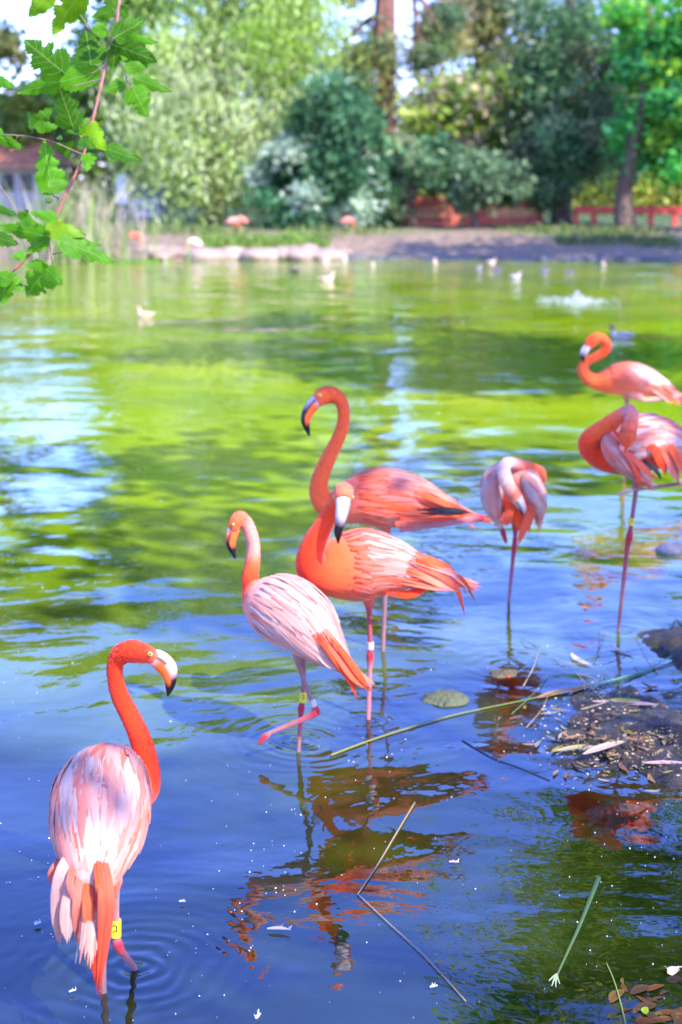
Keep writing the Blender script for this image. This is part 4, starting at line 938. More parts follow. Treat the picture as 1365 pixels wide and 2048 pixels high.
# --- reeds at the left, marsh plants, bank grass
def blades(name, n, xf, yf, h0, h1, wid, pal, seed, lean=.18, kind='stuff', label=None, base=None):
    r = np.random.default_rng(seed); x = xf(r, n); y = yf(r, n); z = ground_z(x, y) if base is None else np.full(n, base)
    h = r.uniform(h0, h1, n); a = r.uniform(0, 6.28, n); l = r.uniform(0, lean, n)*h
    dx, dy = np.cos(a)*l, np.sin(a)*l; b = r.uniform(0, 3.14, n); wx_, wy_ = np.cos(b)*wid, np.sin(b)*wid
    B = np.column_stack([x, y, z-.03]); M = B+np.column_stack([dx*.35, dy*.35, h*.62]); T = B+np.column_stack([dx, dy, h]); W_ = np.column_stack([wx_, wy_, 0*x])
    V = np.stack([B-W_*.6, B+W_*.6, M+W_, M-W_, T], 1).reshape(-1, 3); i = np.arange(n)*5
    F1 = np.stack([i, i+1, i+2, i+3], 1); F2 = np.stack([i+3, i+2, i+4, i+4], 1)
    Fc = [tuple(f) for f in F1]+[tuple(f[:3]) for f in F2]
    pal = np.array(pal); K = np.repeat(pal[r.integers(len(pal), size=n)]*r.uniform(.7, 1.3, n)[:, None], 5, axis=0)
    o = mesh(name, V, Fc, M_LEAF_FAR, None, K, False); tag(o, label, None, None, kind); return o
blades('reeds', 480, lambda r, n: r.normal(X_at(160, 33), .75, n), lambda r, n: r.normal(33.2, .6, n), .5, 2.1, .022, [(.46, .38, .24), (.40, .38, .20), (.22, .34, .08), (.26, .40, .08), (.55, .46, .34)], 71, .75, label='straw coloured reed bed on the left bank')
blades('marsh_grass', 1100, lambda r, n: r.normal(X_at(255, 32.3), .36, n), lambda r, n: r.normal(32.6, .3, n), .2, .5, .03, [(.16, .34, .04), (.24, .42, .06), (.12, .26, .04)], 72, .8, label='fresh green marsh grass at the left waterline')
blades('bank_grass', 2600, lambda r, n: np.concatenate([r.normal(c, .55, n//20) for c in r.uniform(-10, 11, 20)]), lambda r, n: 38.2+r.normal(0, .7, n)+r.uniform(0, 1.5, n), .08, .30, .02, [(.12, .22, .03), (.2, .28, .05), (.09, .16, .03), (.3, .28, .12)], 73, .7, label='rough grass along the top of the far bank')
blades('shore_grass', 1500, lambda r, n: r.uniform(X_at(400, 36), X_at(660, 36), n), lambda r, n: 36.2+r.normal(0, .35, n), .08, .34, .02, [(.2, .34, .05), (.28, .38, .08), (.15, .26, .04)], 74, .7, label='green tufts under the willow above the pale ledge')
blades('right_shore_grass', 700, lambda r, n: r.uniform(X_at(1120, 36), X_at(1365, 36), n), lambda r, n: 36.5+r.normal(0, .4, n), .08, .24, .02, [(.10, .18, .04), (.14, .2, .06)], 75, .7, label='dark grass on the shaded bank at the right')

# --- stones
def rock_mesh(c, sx, sy, sz, seed, n=14, k=22, rough=.22):
    r = random.Random(seed); o1 = r.uniform(0, 99); V, Fc = sphere((0, 0, 0), 1, k, n)
    out_ = []
    for p in V:
        v = Vector(p); d = 1+rough*mnoise.noise(v*1.3+Vector((o1, 0, 0)))+rough*.4*mnoise.noise(v*3.5+Vector((0, o1, 0)))
        out_.append((c[0]+p[0]*sx*d, c[1]+p[1]*sy*d, c[2]+p[2]*sz*d))
    return out_, Fc
def stone(name, px, py, w_, h_, hz, col, seed, label, cat='stone', group=None, z=0.0, base=None, dy=1.4):
    p = at_z(px, py, z); s = px_m(px, py, p[1])
    V, Fc = rock_mesh((p[0], p[1], p[2]), w_/2*s, w_/2*s*dy*.6, hz, seed)
    V = np.array(V); t = np.clip((V[:, 2]-p[2])/hz*.5+.5, 0, 1)[:, None]
    cc = np.array(col)*np.ones((len(V), 1))
    return tag(mesh(name, V, Fc, M_STONE, None, cc), label, cat, group)
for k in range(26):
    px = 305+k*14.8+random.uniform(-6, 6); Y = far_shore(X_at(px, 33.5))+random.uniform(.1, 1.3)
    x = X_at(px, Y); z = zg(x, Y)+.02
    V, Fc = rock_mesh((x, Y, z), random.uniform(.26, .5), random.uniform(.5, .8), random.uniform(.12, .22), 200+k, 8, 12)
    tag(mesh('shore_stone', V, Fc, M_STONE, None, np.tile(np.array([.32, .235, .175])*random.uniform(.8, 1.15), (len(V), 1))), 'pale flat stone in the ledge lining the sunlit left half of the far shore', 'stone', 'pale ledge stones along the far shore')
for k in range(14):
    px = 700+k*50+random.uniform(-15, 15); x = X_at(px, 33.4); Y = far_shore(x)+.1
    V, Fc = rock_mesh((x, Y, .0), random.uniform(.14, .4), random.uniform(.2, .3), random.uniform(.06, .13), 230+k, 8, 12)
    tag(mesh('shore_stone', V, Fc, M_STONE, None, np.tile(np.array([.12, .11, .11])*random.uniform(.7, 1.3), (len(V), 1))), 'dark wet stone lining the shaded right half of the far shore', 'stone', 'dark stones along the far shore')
stone('river_stone', 893, 1398, 98, 50, .022, (.085, .095, .05), 301, 'smooth grey green stone breaking the water right of the centre pair', z=.0)
stone('sunken_stone', 1008, 1372, 125, 70, .05, (.10, .075, .04), 302, 'brown mossy stone just under the surface below the preening middle bird', z=-.045)
stone('algae_stone', 745, 1466, 140, 70, .05, (.62, .58, .05), 303, 'yellow green algae covered stone under the foot of the centre pair', z=-.058)
stone('dark_stone', 1338, 1100, 52, 26, .03, (.12, .12, .16), 304, 'small dark stone breaking the surface at the right edge', z=.008)

# --- muddy islet at the right edge
x0, x1, y0, y1 = .55, 2.6, 3.45, 5.9
gx, gy = np.linspace(x0, x1, 130), np.linspace(y0, y1, 120); GX, GY = np.meshgrid(gx, gy)
GZ = np.full(GX.shape, -.22)
for px, py, rx, ry, hh in [(1325, 1470, 150, 75, .075), (1250, 1405, 110, 26, .035), (1215, 1455, 75, 50, .012), (1340, 1285, 62, 24, .045), (1420, 1330, 60, 60, .05), (1190, 1500, 90, 35, -.012), (1360, 1540, 80, 40, .03)]:
    c = at_z(px, py); s = px_m(px, py, c[1]); ry_m = abs(at_z(px, py-ry)[1]-at_z(px, py+ry)[1])/2; rx_m = rx*s
    d = np.sqrt(((GX-c[0])/rx_m)**2+((GY-c[1])/ry_m)**2)
    GZ = np.maximum(GZ, hh*.5*(1-np.clip(d, 0, 3)**2*.9) - .06*np.clip(d-1, 0, 9))
GZ = np.maximum(GZ, -.22)
GZ += vnoise(GX, GY, 4.5, 3)*.022+vnoise(GX, GY, 12, 4)*.026+vnoise(GX, GY, 32, 5)*.014
idx = np.arange(GX.size).reshape(GX.shape)
mf = np.stack([idx[:-1, :-1].ravel(), idx[:-1, 1:].ravel(), idx[1:, 1:].ravel(), idx[1:, :-1].ravel()], 1)
def mud_mat():
    m, t, b = new_mat('wet_mud'); geo = nd(t, 'ShaderNodeNewGeometry'); pos = geo.outputs['Position']
    c = ramp(t, noise_n(t, 16, 5, pos), [(.3, (.010, .009, .011)), (.5, (.028, .023, .023)), (.68, (.085, .06, .035)), (.8, (.20, .14, .08))])
    t.links.new(c, b.inputs['Base Color'])
    t.links.new(ramp(t, noise_n(t, 22, 3, pos), [(.35, (.22,)*3), (.65, (.75,)*3)]), b.inputs['Roughness'])
    t.links.new(bump(t, noise_n(t, 70, 6, pos, .7), .03), b.inputs['Normal']); return m
o = mesh('mud_bank', np.column_stack([GX.ravel(), GY.ravel(), GZ.ravel()]), mf, mud_mat()); tag(o, kind='structure')
def islet_z(x, y):
    i = int(np.clip((x-x0)/(x1-x0)*129, 0, 129)); j = int(np.clip((y-y0)/(y1-y0)*119, 0, 119)); return max(0.0, float(GZ[j, i]))

# --- fallen leaves and straws on and around the islet
M_LITTER = attr_mat('dry_leaf', .7, .3, 150, 0, trans=.2)
def litter(px, py, length, ang, col, name='fallen_leaf', label=None, group=None, wid=.22, lift=.004, curl=.15):
    p = at_z(px, py); z = islet_z(p[0], p[1])+lift; p = at_z(px, py, z); s = px_m(px, py, p[1])
    L = length*s; d = np.array([math.cos(ang), math.sin(ang), 0]); e = np.array([-d[1], d[0], 0])
    V = []; K = []; n = 7
    for i in range(n):
        t = i/(n-1); wd = L*wid*math.sin(math.pi*(.04+.93*t))**.8*.5
        q = p+d*L*(t-.5)+np.array([0, 0, curl*L*(t-.4)**2])+e*L*.12*math.sin(t*2.6)
        for k_ in (-1, 0, 1): V.append(q+e*wd*k_+np.array([0, 0, .18*wd*abs(k_)])); K.append(np.array(col)*(1.1 if k_ else .8))
    Fc = [(i*3+j, i*3+j+1, i*3+j+4, i*3+j+3) for i in range(n-1) for j in range(2)]
    return tag(mesh(name, V, Fc, M_LITTER, None, np.array(K)*.7), label, 'leaf', group)
lr = random.Random(5)
LITN = ['tan', 'buff', 'pale straw coloured', 'dark brown', 'rust red', 'greyish', 'yellowish']
LIT = [(.60, .34, .16), (.55, .42, .25), (.62, .50, .34), (.40, .20, .10), (.55, .22, .12), (.66, .56, .44), (.50, .40, .06)]
for k in range(70):
    if k < 44: px, py = lr.gauss(1195, 65), lr.gauss(1470, 45)
    else: px, py = lr.uniform(1200, 1362), lr.gauss(1500, 45)
    px = min(px, 1362); ci = lr.randrange(len(LIT))
    litter(px, py, lr.uniform(18, 46), lr.uniform(0, 3.14), np.array(LIT[ci])*lr.uniform(.4, .8), label='small '+LITN[ci]+' dry leaf '+('on the dark mud right of the litter patch' if px > 1240 else 'on the left fringe of the mud bank' if px < 1165 else 'in the litter patch on the mud bank'), group='dry leaves on the mud bank', wid=lr.uniform(.16, .34))
for px, py, L, a, c, lab in [(1215, 1500, 120, .5, (.66, .50, .36), 'long buff dry leaf at the left tip of the mud bank'), (1150, 1500, 90, .25, (.55, .50, .20), 'curled yellowish leaf floating left of the mud bank'), (1330, 1530, 90, -.15, (.66, .42, .40), 'pinkish dry leaf on the lower edge of the mud bank'),
     (1250, 1402, 60, -.25, (.35, .48, .05), 'small green leaf among the straws above the mud bank'), (1250, 1412, 130, -.3, (.58, .40, .36), 'pinkish straw like leaf above the mud bank'), (1170, 1378, 80, .65, (.55, .38, .18), 'brown curled leaf where the green blade meets the mud bank'),
     (1165, 1320, 75, 1.9, (.62, .56, .52), 'pale upright straw standing in the water above the mud bank'), (1293, 2022, 26, 1.2, (.30, .44, .02), 'small round green leaf floating in the bottom right shallows'), (1245, 1300, 70, 2.1, (.6, .55, .5), 'grey straw beside the leg of the preening bird'),
     (1172, 1215, 16, 1.3, (.80, .22, .06), 'tiny orange leaf floating right of the preening middle bird'), (1020, 1354, 16, 1.0, (.80, .12, .04), 'tiny red leaf over the sunken brown stone'), (1120, 1390, 110, .45, (.45, .27, .14), 'long brown leaf along the green blade')]:
    litter(px, py, L, a, c, label=lab, wid=.2 if L > 30 else .6)
for k in range(26):
    px, py = min(1362, lr.gauss(1310, 45)), min(2045, lr.gauss(2020, 28)); ci = lr.randrange(3)
    litter(px, py, lr.uniform(24, 60), lr.uniform(0, 3.14), [(.16, .06, .008), (.09, .045, .014), (.18, .10, .018)][ci], label=['amber', 'dark brown', 'yellow brown'][ci]+' soaked leaf in the shallows at the lower right corner', group='soaked leaves in the corner shallows', wid=lr.uniform(.25, .5), lift=.001, curl=.02)
r = np.random.default_rng(44); n = 1500; P = []
while len(P) < n:
    px, py = r.normal(1235, 90), r.normal(1465, 48)
    if px > 1400 or py < 1370: continue
    q = at_z(px, py); z = islet_z(q[0], q[1])
    if z < .001 and r.random() < .7: continue
    P.append(at_z(px, py, z+.004))
crumb = np.array([(.34, .20, .09), (.42, .32, .20), (.12, .07, .04), (.46, .38, .28), (.30, .10, .05), (.05, .045, .04), (.20, .24, .04)])
V, Fc, K = leaves(np.array(P), .0058, crumb[r.integers(7, size=n)], 45, .35, 0, .85)
tag(mesh('litter_crumbs', V, Fc, M_LITTER, None, K, False), 'crumbled leaf litter and twigs strewn over the mud bank', None, None, 'stuff')
# --- long stalks on the water
M_STALK = attr_mat('stalk', .5, .2, 60)
def stalk(name, pts, r0, r1, cols, label, cat='stem', z=.004):
    P = [at_z(a, b_, z+(e if len(q) > 2 else 0)) for q in pts for (a, b_, e) in [(q[0], q[1], q[2] if len(q) > 2 else 0)]]
    n = (len(P)-1)*8+1; Q = catmull(P, n); rr = np.linspace(r0, r1, n)
    lf = Loft(Q, rr, rr*.7, n, 0); V, Fc = lf.mesh(7); K = [colmix(cols[0], cols[1], min(1, (i//7)/(n-1))) for i in range(len(V))]
    return tag(mesh(name, V, Fc, M_STALK, None, K), label, cat)
stalk('reed_blade', [(662, 1510), (760, 1474), (900, 1432), (1040, 1402), (1160, 1376), (1250, 1356), (1365, 1320)], .0038, .0026, ((.20, .19, .012), (.025, .09, .04)), 'long green reed blade floating from the algae stone to the mud bank', 'reed')
stalk('dry_stalk', [(716, 1788), (752, 1735), (792, 1668), (830, 1605)], .0018, .0030, ((.26, .22, .15), (.24, .15, .05)), 'brown dry stalk floating beside the dark reflection in the foreground', 'stalk')
stalk('thin_straw', [(716, 1788), (780, 1848), (850, 1912), (932, 2002)], .0013, .0010, ((.30, .23, .15), (.34, .21, .07)), 'thin pale straw trailing down from the dry stalk', 'straw')
st = stalk('water_weed', [(1198, 1755), (1180, 1800), (1160, 1850), (1135, 1905), (1112, 1955)], .0062, .0024, ((.03, .075, .02), (.07, .11, .015)), 'green water weed stem with splayed pale root end, in the lower right', 'weed')
for k, (ex, ey) in enumerate([(1098, 1962), (1104, 1972), (1112, 1974), (1120, 1968)]):
    P = [at_z(1114, 1948, .005), at_z((1114+ex)/2-1, (1948+ey)/2, .007), at_z(ex, ey, .005)]
    V, Fc = tube(P, [.0022, .002, .001], 6, 4); mesh('root', V, Fc, M_STALK, st, np.tile((.26, .30, .16), (len(V), 1)))
stalk('grass_blade', [(1213, 1925), (1228, 1960), (1240, 2000), (1252, 2050)], .0013, .0019, ((.13, .20, .02), (.16, .21, .03)), 'thin bright green grass blade at the lower right corner', 'grass blade')
stalk('drowned_twig', [(925, 1480), (985, 1515), (1040, 1535), (1100, 1560)], .0022, .0016, ((.05, .07, .08), (.06, .10, .06)), 'dark sunken twig left of the litter below the mud bank', 'twig', .002)
stalk('dead_twig', [(1366, 1250), (1352, 1240), (1345, 1262), (1364, 1282)], .003, .002, ((.05, .05, .08), (.05, .05, .08)), 'dark bent twig above the mud spit at the right edge', 'twig')
stalk('second_reed_blade', [(1180, 1372), (1260, 1350), (1310, 1330), (1366, 1300)], .004, .003, ((.08, .22, .14), (.08, .20, .16)), 'darker reed blade lying beside the long one near the mud bank', 'reed', .010)
sr = random.Random(12)
for k in range(22):
    px, py = sr.uniform(1050, 1355), sr.uniform(1285, 1430); L = sr.uniform(40, 150); a = sr.choice((.35, .5, -.3, -.45, 2.2, 1.2))+sr.uniform(-.3, .3); bx, by = math.cos(a)*L/2, -math.sin(a)*L/2*.6
    q = at_z(px, py); zz_ = islet_z(q[0], q[1]); ci = sr.randrange(4); cs = [(.30, .20, .10), (.40, .33, .22), (.10, .16, .06), (.06, .05, .05)][ci]
    stalk('straw', [(px-bx, py-by), (px+sr.uniform(-8, 8), py+sr.uniform(-6, 6), .008), (px+bx, py+by)], .0018, .0010, (cs, tuple(np.array(cs)*.7)), 'thin '+['brown', 'buff', 'green', 'black'][ci]+' straw in the tangle '+('left of' if px < 1150 else 'above' if px < 1260 else 'right of')+' the mud bank tip', 'straw', .004+zz_)['group'] = 'straws tangled by the mud bank'
# --- floating feathers
def down(px, py, L, ang, col, label, wid=.30):
    p = at_z(px, py, .005); s = px_m(px, py, p[1]); root = empty('floating_feather', p, label, 'feather')
    Lm = L*s*.8; col = tuple(np.array(col)*.75); d = np.array([math.cos(ang), math.sin(ang), .06]); e = np.array([-math.sin(ang), math.cos(ang), 0])
    def fn(t, q, ee): return p+d*Lm*(t-.5)+e*(q+.10*Lm*math.sin(2.6*t))+np.array([0, 0, .003+ee*2+abs(q)*.3])
    V, Fc, K, U = feather_geo(fn, wid*Lm*.5, (col, col), 7, .001); mesh('vane', V, Fc, M_FEATHER, root, K, True, U)
    P = [fn(t, 0, .001) for t in (0, .5, 1)]; V, Fc = tube(P, [.0012, .0009, .0004], 5, 3); mesh('quill', V, Fc, M_STALK, root, np.tile((.8, .7, .6), (len(V), 1)))
    rr = random.Random(int(px))
    mb = MB()
    for k in range(9):
        t = rr.uniform(.1, .95); sgn = rr.choice((-1, 1)); a = fn(t, 0, 0); b_ = fn(min(1, t+.12), sgn*wid*Lm*rr.uniform(.5, .8), 0)+np.array([0, 0, rr.uniform(0, .006)])
        mb.add(*tube([a, (a+b_)/2+np.array([0, 0, .001]), b_], [.0007, .0006, .0003], 4, 2), col)
    tag(mb.build('barbs', M_STALK, root), kind='stuff')
for a in [(558, 1862, 60, -.25, (.85, .72, .72), 'white feather floating below the dark reflection, largest in the foreground'), (1350, 1945, 46, .8, (.80, .55, .52), 'fluffy pinkish feather at the right edge of the shallows', .6), (76, 1850, 18, .5, (.88, .84, .84), 'tiny white down left of the nearest flamingo', .8),
          (908, 1727, 24, -.3, (.85, .66, .70), 'small pinkish feather on the green reflections, lower middle', .4), (868, 1976, 20, .2, (.8, .8, .85), 'small pale down near the bottom middle', .6), (146, 1985, 18, .4, (.85, .82, .82), 'small white feather just left of the nearest flamingo tail', .4), (517, 2036, 22, 1.0, (.85, .85, .85), 'pale down at the bottom edge', .5), (365, 1806, 16, -.1, (.85, .82, .85), 'white fleck shaped feather right of the yellow leg band', .4)]:
    down(*a)
# --- pollen and foam flecks on the water
r = random.Random(77); V = []; Fc = []
M_FLECK = flat_mat('fleck', (.62, .60, .56), .6, .08, 40)
def fleck(px, py, s):
    p = at_z(px, py, .0035); m_ = px_m(px, py, p[1])*s; b0 = len(V); n = 6; a0 = r.uniform(0, 6)
    V.append(p+np.array([0, 0, m_*.25]))
    for k in range(n):
        a = a0+k*2*math.pi/n; q = m_*r.uniform(.5, 1); V.append(p+np.array([math.cos(a)*q, math.sin(a)*q*1.5, -.002]))
    for k in range(n): Fc.append((b0, b0+1+k, b0+1+(k+1) % n))
for k in range(260):
    fleck(r.uniform(0, 1365), 540+1500*r.random()**.8, r.choice((.6, .7, .9, 1.1, 1.9)))
for cx, cy_, n, sp in ((405, 1415, 10, 30), (1120, 1480, 40, 60), (1250, 1700, 26, 90), (560, 1740, 22, 60), (760, 1470, 16, 40), (1180, 1430, 50, 50), (430, 1850, 14, 60), (80, 1720, 10, 40), (840, 700, 16, 80), (330, 900, 12, 70)):
    for k in range(n): fleck(r.gauss(cx, sp), min(2040, r.gauss(cy_, sp)), r.choice((.9, 1.2, 1.8, 2.4)))
tag(mesh('floating_flecks', V, Fc, M_FLECK, None, None, False), 'white pollen and foam flecks scattered over the water', None, None, 'stuff')

# --- ducks
M_DUCK = attr_mat('duck_plumage', .7, .3, 30)
def duck(px, py, L, heading, cb, ch, label, group='ducks on the far water', onland=0.0, detail=True):
    p = at_z(px, py, onland); s = px_m(px, py, p[1]); Lm = L*s; root = empty('duck', p, label, 'duck', group)
    ca, sa = math.cos(heading), math.sin(heading)
    T = lambda x, z, y=0: p+np.array([(x*ca-y*sa)*Lm, (x*sa+y*ca)*Lm, z*Lm])
    b = Loft([T(-.50, .20), T(-.38, .16), T(-.1, .10), T(.18, .11), T(.30, .20), T(.33, .34), T(.36, .44), T(.42, .47), T(.47, .44)], [Lm*x for x in (.02, .10, .21, .20, .11, .07, .085, .085, .04)], [Lm*x for x in (.02, .07, .17, .17, .12, .075, .08, .075, .04)], 44, 10)
    V, Fc = b.mesh(14); K = [colmix(cb, ch, 1/(1+math.exp(-((i//14)/44-.60)*30))) for i in range(len(V))]
    mesh('body', V, Fc, M_DUCK, root, K)
    bl = Loft([T(.44, .43), T(.53, .41), T(.60, .40)], [Lm*.035, Lm*.035, Lm*.02], [Lm*.03, Lm*.016, Lm*.008], 8, 0); V, Fc = bl.mesh(8); mesh('bill', V, Fc, M_BILL, root, np.tile((.45, .24, .05), (len(V), 1)))
    for sg in (1, -1):
        wl = Loft([T(-.46, .22, .06*sg), T(-.2, .18, .17*sg), T(.08, .17, .17*sg), T(.2, .15, .12*sg)], [Lm*x for x in (.01, .05, .06, .02)], [Lm*x for x in (.01, .08, .09, .03)], 14, 5); V, Fc = wl.mesh(10); mesh('wing', V, Fc, M_DUCK, root, np.tile(np.array(cb)*.8, (len(V), 1)))
BUFF = (.62, .42, .30); DK = (.06, .055, .06); GRY = (.30, .28, .32); BRN = (.30, .19, .12); VIO = (.16, .12, .20)
duck(292, 634, 38, 3.0, BUFF, (.5, .32, .22), 'buff duck swimming alone on the left of the pond, nearest the reeds')
duck(653, 562, 34, .2, BUFF, BUFF, 'pale buff duck in the middle of the far water facing right')
duck(590, 546, 24, 2.6, DK, DK, 'small dark duck just left of the pale buff duck')
duck(1243, 678, 52, 3.0, GRY, DK, 'dark headed grey duck swimming beside the head of the distant flamingo')
for px, py, L, h, c, lab in [(650, 524, 18, .3, BUFF, 'small pale duck close under the pale ledge'), (690, 520, 16, 1.2, (.7, .6, .5), 'tiny whitish duck by the end of the pale ledge'), (746, 533, 15, 1.4, (.66, .5, .4), 'tiny buff duck left of the sky reflection'),
    (870, 529, 20, 1.5, (.72, .52, .38), 'buff duck right of the sky reflection, head on'), (958, 538, 14, .6, GRY, 'grey duck in the shaded water, left of a row'), (983, 526, 16, 0, (.66, .46, .36), 'buff duck near the dark middle shore'), (995, 542, 18, 3, VIO, 'dark duck in the middle of the shaded water'),
    (1031, 556, 22, .2, (.45, .38, .40), 'pale bellied duck lowest in the shaded water'), (1088, 545, 18, 0, VIO, 'dark violet duck in the shaded water right of the pale bellied one'), (1140, 547, 18, 2.9, VIO, 'dark violet duck furthest right in the shaded water'), (1207, 532, 17, 1.5, (.68, .46, .38), 'buff duck below the red fence, head on')]:
    duck(px, py, L*1.15, h, c, np.array(c)*.8, lab)
for px, lab in ((786, 'left one of two dark birds standing at the shaded waterline'), (804, 'right one of two dark birds standing at the shaded waterline')):
    duck(px, 502, 18, 1.5, DK, DK, lab, onland=.06)
duck(930, 488, 18, .4, BRN, DK, 'brown duck resting on the shaded slope below the shrubs', onland=.2)

# --- far flamingos on the left bank
def far_flamingo(px, Y, hgt, face, cb, cn, label, bent=False):
    x = X_at(px, Y); z = zg(x, Y); root = empty('flamingo', (x, Y, z), label, 'flamingo', 'flamingos resting on the far bank')
    f = face; sc = .62; q = lambda a, b_, c=0: np.array([x+a*f*sc, Y+c*sc, z+b_*sc])
    if bent: P = [q(-.30, hgt+.0), q(-.2, hgt+.04), q(0, hgt+.10), q(.16, hgt+.08), q(.26, hgt-.02), q(.30, hgt-.16), q(.34, hgt-.30), q(.38, hgt-.38)]
    else: P = [q(-.30, hgt-.04), q(-.2, hgt+.0), q(0, hgt+.08), q(.14, hgt+.10), q(.24, hgt+.18), q(.20, hgt+.36), q(.22, hgt+.50), q(.32, hgt+.50)]
    n = 50; rr = [x_*sc for x_ in (.015, .07, .14, .12, .06, .032, .03, .035)]
    lf = Loft(P, rr, rr, n, 10); mb = MB(); V, Fc = lf.mesh(14); K = [colmix(cb, cn, 1/(1+math.exp(-((min(i//14, n-1))/n-.5)*20))) for i in range(len(V))]; mb.add(V, Fc, np.array(K))
    for d in (-.05, .05):
        V, Fc = tube([q(.0, hgt, d), q(.02, hgt*.5, d), q(0, -.05, d)], [.02, .014, .012], 6, 3); mb.add(V, Fc, np.array(COL['legp']))
    mb.build('body', M_BODY, root, True)
    e = P[-1]; bl = Loft([e, e+np.array([.06*f, 0, -.02]), e+np.array([.08*f, 0, -.10])], [.03, .025, .006], [.03, .025, .006], 10, 0); V, Fc = bl.mesh(8); mesh('bill', V, Fc, M_BILL, root, np.tile(BCOL['black'], (len(V), 1)))
    for sg in (-1, 1):
        wl = Loft([q(-.32, hgt-.03, .05*sg), q(-.15, hgt+.03, .11*sg), q(.05, hgt+.08, .11*sg), q(.14, hgt+.1, .06*sg)], [x_*sc for x_ in (.012, .04, .05, .02)], [x_*sc for x_ in (.02, .08, .09, .03)], 14, 5); V, Fc = wl.mesh(8); mesh('wing', V, Fc, M_BODY, root, np.tile(cb, (len(V), 1)))
far_flamingo(390, 34.6, .42, -1, (.88, .55, .50), COL['coral'], 'pale flamingo with lowered neck on the ledge under the willow', True)
far_flamingo(466, 39.5, .40, 1, COL['pale'], COL['coral'], 'left one of two pink flamingos in front of the dark shrub foot', True)
far_flamingo(484, 39.9, .42, -1, COL['pink'], COL['coral'], 'right one of two pink flamingos in front of the dark shrub foot', True)
far_flamingo(268, 36.0, .34, 1, COL['coral'], COL['coral'], 'coral flamingo beside the marsh grass on the left bank', True)
far_flamingo(694, 39.4, .44, 1, COL['pink'], COL['coral'], 'single coral flamingo at the right foot of the broadleaf shrub', True)

# --- fountain
fc = at_z(1155, 602); s = px_m(1155, 602, fc[1])
fr_ = empty('fountain', fc, 'low bubbling fountain with a ring of white foam on the right of the pond', 'fountain')
r = np.random.default_rng(5); M_SPRAY = flat_mat('white_water', (.55, .58, .56), .3, .05, 10)
def drops(name, P, size, parent):
    n = len(P); T4 = np.array([(1, 1, 1), (-1, -1, 1), (-1, 1, -1), (1, -1, -1)])*.58
    sz = size*r.uniform(.5, 1.4, n)[:, None, None]; V = (P[:, None]+T4[None]*sz).reshape(-1, 3); i = np.arange(n)*4
    Fc = np.concatenate([np.stack([i, i+1, i+2], 1), np.stack([i, i+3, i+1], 1), np.stack([i, i+2, i+3], 1), np.stack([i+1, i+3, i+2], 1)])
    return mesh(name, V, Fc.astype(np.int32), M_SPRAY, parent, None, True)
n = 320; a = r.uniform(0, 6.28, n); q = np.abs(r.normal(0, .11, n)); P = np.column_stack([fc[0]+np.cos(a)*q, fc[1]+np.sin(a)*q, np.maximum(.0, .15*np.exp(-(q/.10)**2)*r.random(n))]); tag(drops('jet', P, .011, fr_), kind='stuff')
n = 260; a = r.uniform(0, 6.28, n); q = .12+r.random(n)**.8*.6*(.55+.45*np.sin(a*3+1)**2); P = np.column_stack([fc[0]+np.cos(a)*q, fc[1]+np.sin(a)*q*1.6, .005+.015*r.random(n)]); tag(drops('foam', P, .011, fr_), kind='stuff')

# ================================================================== MULBERRY SPRIG
YS = 2.72
M_TWIG = attr_mat('mulberry_twig', .6, .25, 90, 200, .001)
def mleaf_mat():
    m, t, b = new_mat('mulberry_leaf'); uv = nd(t, 'ShaderNodeAttribute', attribute_name='FUV'); a = nd(t, 'ShaderNodeAttribute', attribute_name='Col')
    sp = nd(t, 'ShaderNodeSeparateXYZ'); t.links.new(uv.outputs['Vector'], sp.inputs[0])
    ax = math_n(t, 'ABSOLUTE', sp.outputs['X'])
    mid = math_n(t, 'LESS_THAN', ax, .035)
    side = math_n(t, 'FRACT', math_n(t, 'MULTIPLY', math_n(t, 'SUBTRACT', sp.outputs['Y'], math_n(t, 'MULTIPLY', ax, .38)), 6.0))
    vein = math_n(t, 'MAXIMUM', mid, math_n(t, 'MULTIPLY', math_n(t, 'LESS_THAN', side, .10), .75))
    geo = nd(t, 'ShaderNodeNewGeometry'); nz = noise_n(t, 45, 4, geo.outputs['Position'])
    base = mixc(t, 1.0, a.outputs['Color'], math_n(t, 'MULTIPLY_ADD', nz, .7, .65), 'MULTIPLY')
    col = mixc(t, math_n(t, 'MULTIPLY', vein, .45), base, (.30, .42, .10))
    t.links.new(col, b.inputs['Base Color']); b.inputs['Roughness'].default_value = .5; b.inputs['Specular IOR Level'].default_value = .2
    t.links.new(bump(t, math_n(t, 'ADD', math_n(t, 'MULTIPLY', vein, -.6), nz), .0015), b.inputs['Normal'])
    tr = nd(t, 'ShaderNodeBsdfTranslucent'); t.links.new(mixc(t, 1.0, col, (1.25, 1.3, .45), 'MULTIPLY'), tr.inputs[0])
    mx = nd(t, 'ShaderNodeMixShader'); mx.inputs[0].default_value = .45
    t.links.new(b.outputs[0], mx.inputs[1]); t.links.new(tr.outputs[0], mx.inputs[2]); t.links.new(mx.outputs[0], t.nodes['Material Output'].inputs[0])
    return m
M_MLEAF = mleaf_mat()
Z7 = 360/1189
zp = lambda x, y: (x*Z7, y*Z7)
spr = empty('mulberry_branch', at_y(60, 480, YS), 'hanging mulberry branch with lobed green leaves in the upper left foreground', 'branch')
lrnd = random.Random(31)
